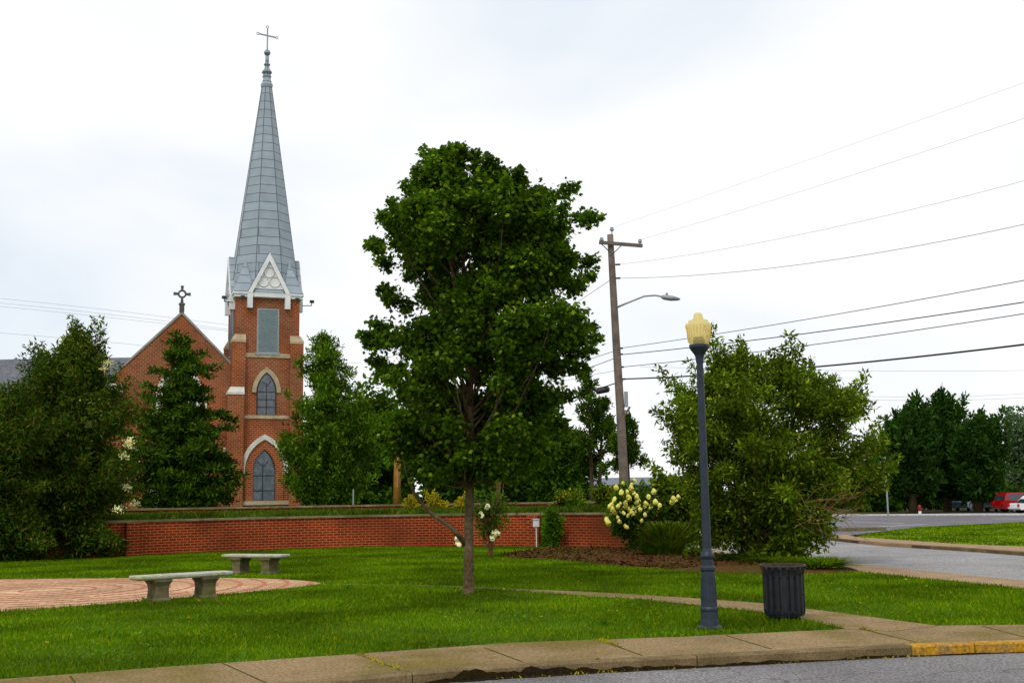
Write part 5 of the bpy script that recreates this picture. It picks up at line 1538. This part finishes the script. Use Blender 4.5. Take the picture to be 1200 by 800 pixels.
# towards the far left, receding
A1 = (b0[0], UD); B1 = (b0[0] - 9.6, UD + 15)
wire((724, 410), (690, 421), (640, 437), .012, 'upper wire running left from the pole into the maple crown', A1, B1, tmax=1.5)
wire((725, 418), (690, 431), (640, 449), .014, 'middle wire running left from the pole into the maple crown', A1, B1, tmax=1.5)
wire((729, 433), (700, 438), (650, 449), .010, 'thin strand running left from the pole above the black splice case', A1, B1, tmax=1.5, mat='thin_wire')
wire((730, 446), (706, 454), (650, 473), .024, 'thick black cable running left from the pole behind the slender conifers', A1, B1, tmax=1.5)
wire((714, 329), (690, 345), (655, 369), .010, 'stay wire slanting down to the left from the pole into the maple crown', A1, B1, tmax=1.3)
c = P(706, 454.5, plan_line(A1, B1, 706))
mb = MB().tube([(-.28, 0, .0), (-.22, 0, -.02), (.22, 0, .06), (.28, 0, .08)], [.05, .14, .14, .06], 10)
o = mb.build('splice_case', M['dark_metal'], loc=(c[0], c[1], c[2] - .1)); tag(o, 'black cable splice case hanging from the cable left of the utility pole', 'cable box')
# faraway wires
for i, (a, m, e, lab) in enumerate([
    ((900, 433), (1050, 434.5), (1200, 434), 'faint far wire, upper one behind the top of the large shrub'),
    ((960, 462), (1080, 465), (1200, 461), 'faint far wire, upper one above the dark upswept trees'),
    ((960, 466), (1080, 469), (1200, 466), 'faint far wire, lower one above the dark upswept trees'),
    ((0, 349.5), (90, 359), (200, 372), 'faint far wire, topmost of those left of the gable cross'),
    ((0, 355), (90, 364), (200, 377), 'faint far wire, second of those left of the gable cross'),
    ((0, 359), (90, 368), (200, 380), 'faint far wire, third of those left of the gable cross'),
    ((0, 390), (85, 397), (170, 405), 'faint far wire crossing just above the peaked crape myrtle'),
    ((355, 420), (410, 425), (470, 427), 'faint far wire above the feathery cedar, between tower and maple'),
    ((390, 449), (430, 450), (470, 451), 'faint far wire low between the cedar and the maple crown')]):
    pts = [np.array(P(px, py, 112)) for px, py in (a, m, e)]
    mb = MB(); P0 = pts[0]; T1 = (m[0] - a[0]) / (e[0] - a[0])
    lo, hi = (-.5, 1.5 if i in (3, 4, 5) else 1.25) if i < 7 else (-.3, 1.4)
    mb.tube([quad(pts[0], pts[1], pts[2], 0, T1, 1, lo + (hi - lo) * k / 16) - P0 for k in range(17)], .02, 4)
    o = mb.build('far_power_line', M['thin_wire'], loc=tuple(P0)); tag(o, lab, 'wire', 'faint far wires')

# ================================================================== CARS AND SMALL THINGS BEYOND THE LOT
def make_car(name, loc, rz, L, Wd, Hh, body_mat, label, suv=False):
    root = empty(name, loc, rz, label, 'car', 'cars parked beyond the lot')
    b = .28; sh = Hh * .56; hw = Wd / 2
    if suv:
        prof = [(-L / 2, b + .1), (-L / 2 + .02, sh), (-L / 2 + .1, sh + .1), (L / 2 - 1.15, sh + .02), (L / 2 - .15, sh - .08), (L / 2, sh - .25), (L / 2, b + .05)]
        cab = [(-L / 2 + .08, sh + .05), (-L / 2 + .35, Hh - .05), (-L / 2 + .5, Hh), (L / 2 - 2.2, Hh), (L / 2 - 1.95, Hh - .06), (L / 2 - 1.25, sh + .03)]
    else:
        prof = [(-L / 2, b + .1), (-L / 2 + .03, sh - .05), (-L / 2 + .2, sh + .02), (L / 2 - 1.2, sh), (L / 2 - .2, sh - .15), (L / 2, sh - .3), (L / 2, b + .02)]
        cab = [(-L / 2 + .55, sh), (-L / 2 + 1.1, Hh - .03), (-L / 2 + 1.5, Hh), (L / 2 - 2.3, Hh - .01), (L / 2 - 2.0, Hh - .06), (L / 2 - 1.2, sh)]
    mb = MB()
    # wheel arches cut into the sill line
    sill = []
    for wx in (L / 2 - .85, -L / 2 + .85):
        sill += [(wx + .38 * math.cos(a), b + .02 + .36 * math.sin(a)) for a in [i * PI / 6 for i in range(7)]]
    poly = prof + [(L / 2 - .1, b)] + sill + [(-L / 2 + .1, b)]
    mb.prism(poly, 'y', -hw, hw); body = mb.build('body', body_mat, root)
    n = len(cab); vs = [(x, -hw * (.98 if z < sh + .1 else .82), z) for x, z in cab] + [(x, hw * (.98 if z < sh + .1 else .82), z) for x, z in cab]
    mb = MB().add(vs, [tuple(range(n)), tuple(range(2 * n - 1, n - 1, -1))] + [(i, (i + 1) % n, (i + 1) % n + n, i + n) for i in range(n)]); mb.build('cabin', body_mat, root)
    mb = MB()
    z0_, z1_ = sh + .08, Hh - .12
    xa, xb = cab[0][0] + .35, cab[-1][0] - .3
    for s_ in (-1, 1):
        for (u0, u1) in ((0, .3), (.33, .62), (.65, 1)):
            q = [(xa + (xb - xa) * u0, z0_), (xa + (xb - xa) * u1, z0_), (xa + .1 + (xb - xa - .45) * u1, z1_), (xa + .1 + (xb - xa - .45) * u0, z1_)]
            vs = [(x, s_ * (hw * .985 if z == z0_ else hw * .85), z) for x, z in q]; mb.add(vs, [(0, 1, 2, 3)])
    c0, c1 = cab[0], cab[1]; vs = [(c0[0] - .012, -hw * .85, c0[1] + .05), (c0[0] - .012, hw * .85, c0[1] + .05), (c1[0] - .012, hw * .72, c1[1] - .05), (c1[0] - .012, -hw * .72, c1[1] - .05)]; mb.add(vs, [(0, 1, 2, 3)])
    c0, c1 = cab[-1], cab[-2]; vs = [(c0[0] + .012, -hw * .85, c0[1] + .05), (c0[0] + .012, hw * .85, c0[1] + .05), (c1[0] + .012, hw * .72, c1[1] - .03), (c1[0] + .012, -hw * .72, c1[1] - .03)]; mb.add(vs, [(0, 1, 2, 3)])
    mb.build('windows', M['car_glass'], root, fixn=False)
    for wx in (L / 2 - .85, -L / 2 + .85):
        for s_ in (-1, 1):
            vs_ = [(wx, s_ * (hw - .2), .33), (wx, s_ * (hw + .01), .33)]
            w_ = MB().tube(vs_, .33, 18).build('wheel', M['rubber'], root)
            MB().tube([(wx, s_ * (hw + .0), .33), (wx, s_ * (hw + .02), .33)], .19, 14).build('rim', M['galvanised'], w_)
    for s_ in (-1, 1):
        MB().box((-L / 2 - .005, s_ * (hw - .18), sh - .12), (.05, .24, .2)).build('tail_light', M['tail_red'], root)
        MB().box((L / 2 - .03, s_ * (hw - .22), sh - .33), (.06, .3, .13)).build('headlight', M['white_plastic'], root)
    return root
def lotpos(px, Y): q = P(px, 600, Y); return (q[0], Y, ROADZ + .02)
p = lotpos(1168, 86); make_car('parked_suv', (p[0] + 2.3, 86, p[2]), R(2), 4.4, 1.8, 1.5, M['red_paint'], 'red sport utility car parked beyond the lot, partly behind the white one', True)
p = lotpos(1187.5, 82); make_car('parked_car', (p[0] + 2.2, 82, p[2]), R(3), 4.4, 1.75, 1.28, M['car_white'], 'white car at the right edge of the view, before the red one')
p = lotpos(1144, 92.5); make_car('parked_car', (p[0] + 1.3, 92.5, p[2]), R(50), 4.3, 1.75, 1.5, M['car_dark'], 'dark blue car with red tail lights, just left of the red one')
p = lotpos(1111, 97); make_car('parked_car', (p[0] + 1.3, 97, p[2]), R(55), 4.3, 1.75, 1.45, M['car_blue'], 'pale blue car half hidden between the trunks of the dark trees')
# hydrant
q = lotpos(1078, 85.5); r_ = empty('hydrant', (q[0], q[1], q[2]), 0.3, 'small red hydrant with a white foot below the left dark tree', 'hydrant')
MB().lathe([(.16, 0), (.16, .3), (.12, .32)], 14).build('foot', M['white_paint'], r_)
mb = MB().lathe([(.13, .32), (.13, .72), (.17, .74), (.16, .84), (.08, .95), (.03, 1.0)], 14); mb.tube([(-.24, 0, .58), (.24, 0, .58)], .07, 10); mb.build('body', M['red_paint'], r_); r_.scale = (.7, .7, .7)
# ================================================================== GRASS
def scatter_grass(name, n, xr, yr, test, z, h, w, seed, fall=1.0, mat='grass_blade'):
    rng = np.random.default_rng(seed)
    x = xr[0] + (xr[1] - xr[0]) * rng.random(n); y = yr[0] + (yr[1] - yr[0]) * rng.random(n) ** fall
    k = test(x, y); x, y = x[k], y[k]; n = len(x)
    pos = np.stack([x, y, np.full(n, z)], 1)
    patch = .75 + .5 * (.5 + .5 * np.sin(x * 1.3 + np.sin(y * .9) * 2) * np.sin(y * 1.1 + np.sin(x * .7)))
    d = np.stack([rng.normal(size=n) * .55, rng.normal(size=n) * .55, np.ones(n)], 1)
    a = rng.random(n) * 2 * PI
    nr = np.stack([np.cos(a), np.sin(a), np.full(n, .3)], 1)
    dist = np.hypot(x, y); s = h * (.6 + .8 * rng.random(n)) * patch
    asp = w / h * np.clip(dist / 14, .8, 3)
    d = unit(d); t = unit(np.cross(nr, d))
    V = np.stack([pos - t * (s * asp)[:, None] * .5, pos + t * (s * asp)[:, None] * .5, pos + d * s[:, None]], 1).reshape(-1, 3)
    F_ = np.arange(3 * n).reshape(-1, 3)
    o = npmesh(name, V, F_, M[mat]); tag(o, kind='stuff')
    return o
def infov(x, y, m=.06): return np.abs(x) < y * (.451 + m)
grow_bed = bed_poly; wl = [(p.x, p.y) for p in w1]
wall_front = wl + [(4.6, 34), (5.0, 32), (20, 20), (20, 9), (-20, 9), (-20, 30)]
def lawn_ok(x, y):
    k = infov(x, y) & inpoly(x, y, lawn_poly) & ~inpoly(x, y, plaza_poly) & ~inpoly(x, y, path_poly) & inpoly(x, y, wall_front)
    b = inpoly(x, y, bed_poly)
    return k & (~b | (np.random.default_rng(1).random(len(x)) < .3))
o = scatter_grass('grass', 900000, (-18, 12), (10.5, 39.5), lawn_ok, .0, .05, .013, 201, fall=1.25)
tag(o, 'short mown green grass of the lawn round the maple', 'grass')
terr = [tuple(p) for p in i1] + [(4.6, 40.2)] + [tuple(p) for p in reversed(i2)]
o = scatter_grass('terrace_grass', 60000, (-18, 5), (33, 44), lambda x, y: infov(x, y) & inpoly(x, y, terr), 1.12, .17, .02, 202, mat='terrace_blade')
tag(o, 'rougher grass of the strip between the two brick walls', 'grass')
o = scatter_grass('verge_grass', 60000, (12, 34), (30, 62), lambda x, y: infov(x, y) & inpoly(x, y, verge_poly), 0, .06, .02, 203)
tag(o, 'bright yellowish grass of the verge across the street', 'grass')
rng = np.random.default_rng(210)
cx0 = -14 + 24 * rng.random(260); cy0 = 10.5 + 24 * rng.random(260) ** 1.3
wx = (cx0[:, None] + rng.normal(size=(260, 22)) * .09).ravel(); wy = (cy0[:, None] + rng.normal(size=(260, 22)) * .09).ravel()
k = lawn_ok(wx, wy); wx, wy = wx[k], wy[k]; n = len(wx)
o = leaves('lawn_weeds', 'oval', np.column_stack([wx, wy, np.full(n, .015)]), unit(rng.normal(size=(n, 3)) * np.array([1, 1, .3]) + np.array([0, 0, .5])), unit(rng.normal(size=(n, 3)) * .4 + np.array([0, 0, 1])), .065 * (.5 + rng.random(n)), M['vine_leaf'], None)
tag(o, 'broad-leaved weeds dotted through the lawn grass', 'weeds', kind='stuff')
# weeds in the sidewalk joints and tufts fringing the kerb
rng = np.random.default_rng(204); pts = []
for a, b, f in (((420, 767), (470, 786), .6), ((703, 750.5), (725, 758), 1), ((1010, 737.5), (1030, 742), 1), ((260, 777), (280, 785), .6)):
    A, B = np.array(G(*a)), np.array(G(*b))
    for i in range(int(140 * f)): pts.append(A + (B - A) * rng.random() ** 1.8 + rng.normal(size=2) * .02)
for i in range(500):
    k = rng.integers(0, len(ko)); 
    if abs(math.sin(k * .35)) > .6: pts.append(np.array(ko[k]) + np.array([rng.normal() * .15, -.02 - abs(rng.normal()) * .02]))
pts = np.array(pts); n = len(pts)
zb2 = np.where(np.arange(n) < n - 500, .006, ROADZ)
pos = np.column_stack([pts, zb2[:n]])
d = unit(np.column_stack([rng.normal(size=n) * .9, rng.normal(size=n) * .9, np.ones(n)])); nr = unit(rng.normal(size=(n, 3)))
o = leaves('weeds', 'lance', pos, d, nr, .035 * (.5 + rng.random(n)), M['yellow_leaf'], None); tag(o, 'tiny weeds growing in the sidewalk joints and along the kerb', 'weeds', kind='stuff')
# wood chips and dead twigs on the mulch
rng = np.random.default_rng(205)
x = 0.0 + 12 * rng.random(40000) - 1; y = 25 + 11 * rng.random(40000); k = inpoly(x, y, bed_poly) & infov(x, y); x, y = x[k], y[k]; n = len(x)
pos = np.column_stack([x, y, np.full(n, .055) + .02 * rng.random(n)])
o = leaves('wood_chips', 'lance', pos, unit(rng.normal(size=(n, 3)) * np.array([1, 1, .35])), unit(rng.normal(size=(n, 3)) * .5 + np.array([0, 0, 1])), .09 * (.5 + rng.random(n)), M['mulch'], None, aspect=1.5)
tag(o, 'reddish brown wood chips strewn over the mulch bed', 'wood chips', kind='stuff')
# fallen leaves on lawn and sidewalk
x = -9 + 17 * rng.random(260); y = 11 + 14 * rng.random(260); k = infov(x, y) & ~inpoly(x, y, plaza_poly); x, y = x[k], y[k]; n = len(x)
pos = np.column_stack([x, y, np.full(n, .03)])
o = leaves('fallen_leaves', 'maple', pos, unit(rng.normal(size=(n, 3)) * np.array([1, 1, .2])), unit(rng.normal(size=(n, 3)) * .3 + np.array([0, 0, 1])), .05 * (.6 + .6 * rng.random(n)), M['yellow_leaf'], None)
tag(o, 'few small yellowish fallen leaves lying on the lawn and sidewalk', 'fallen leaves', kind='stuff')
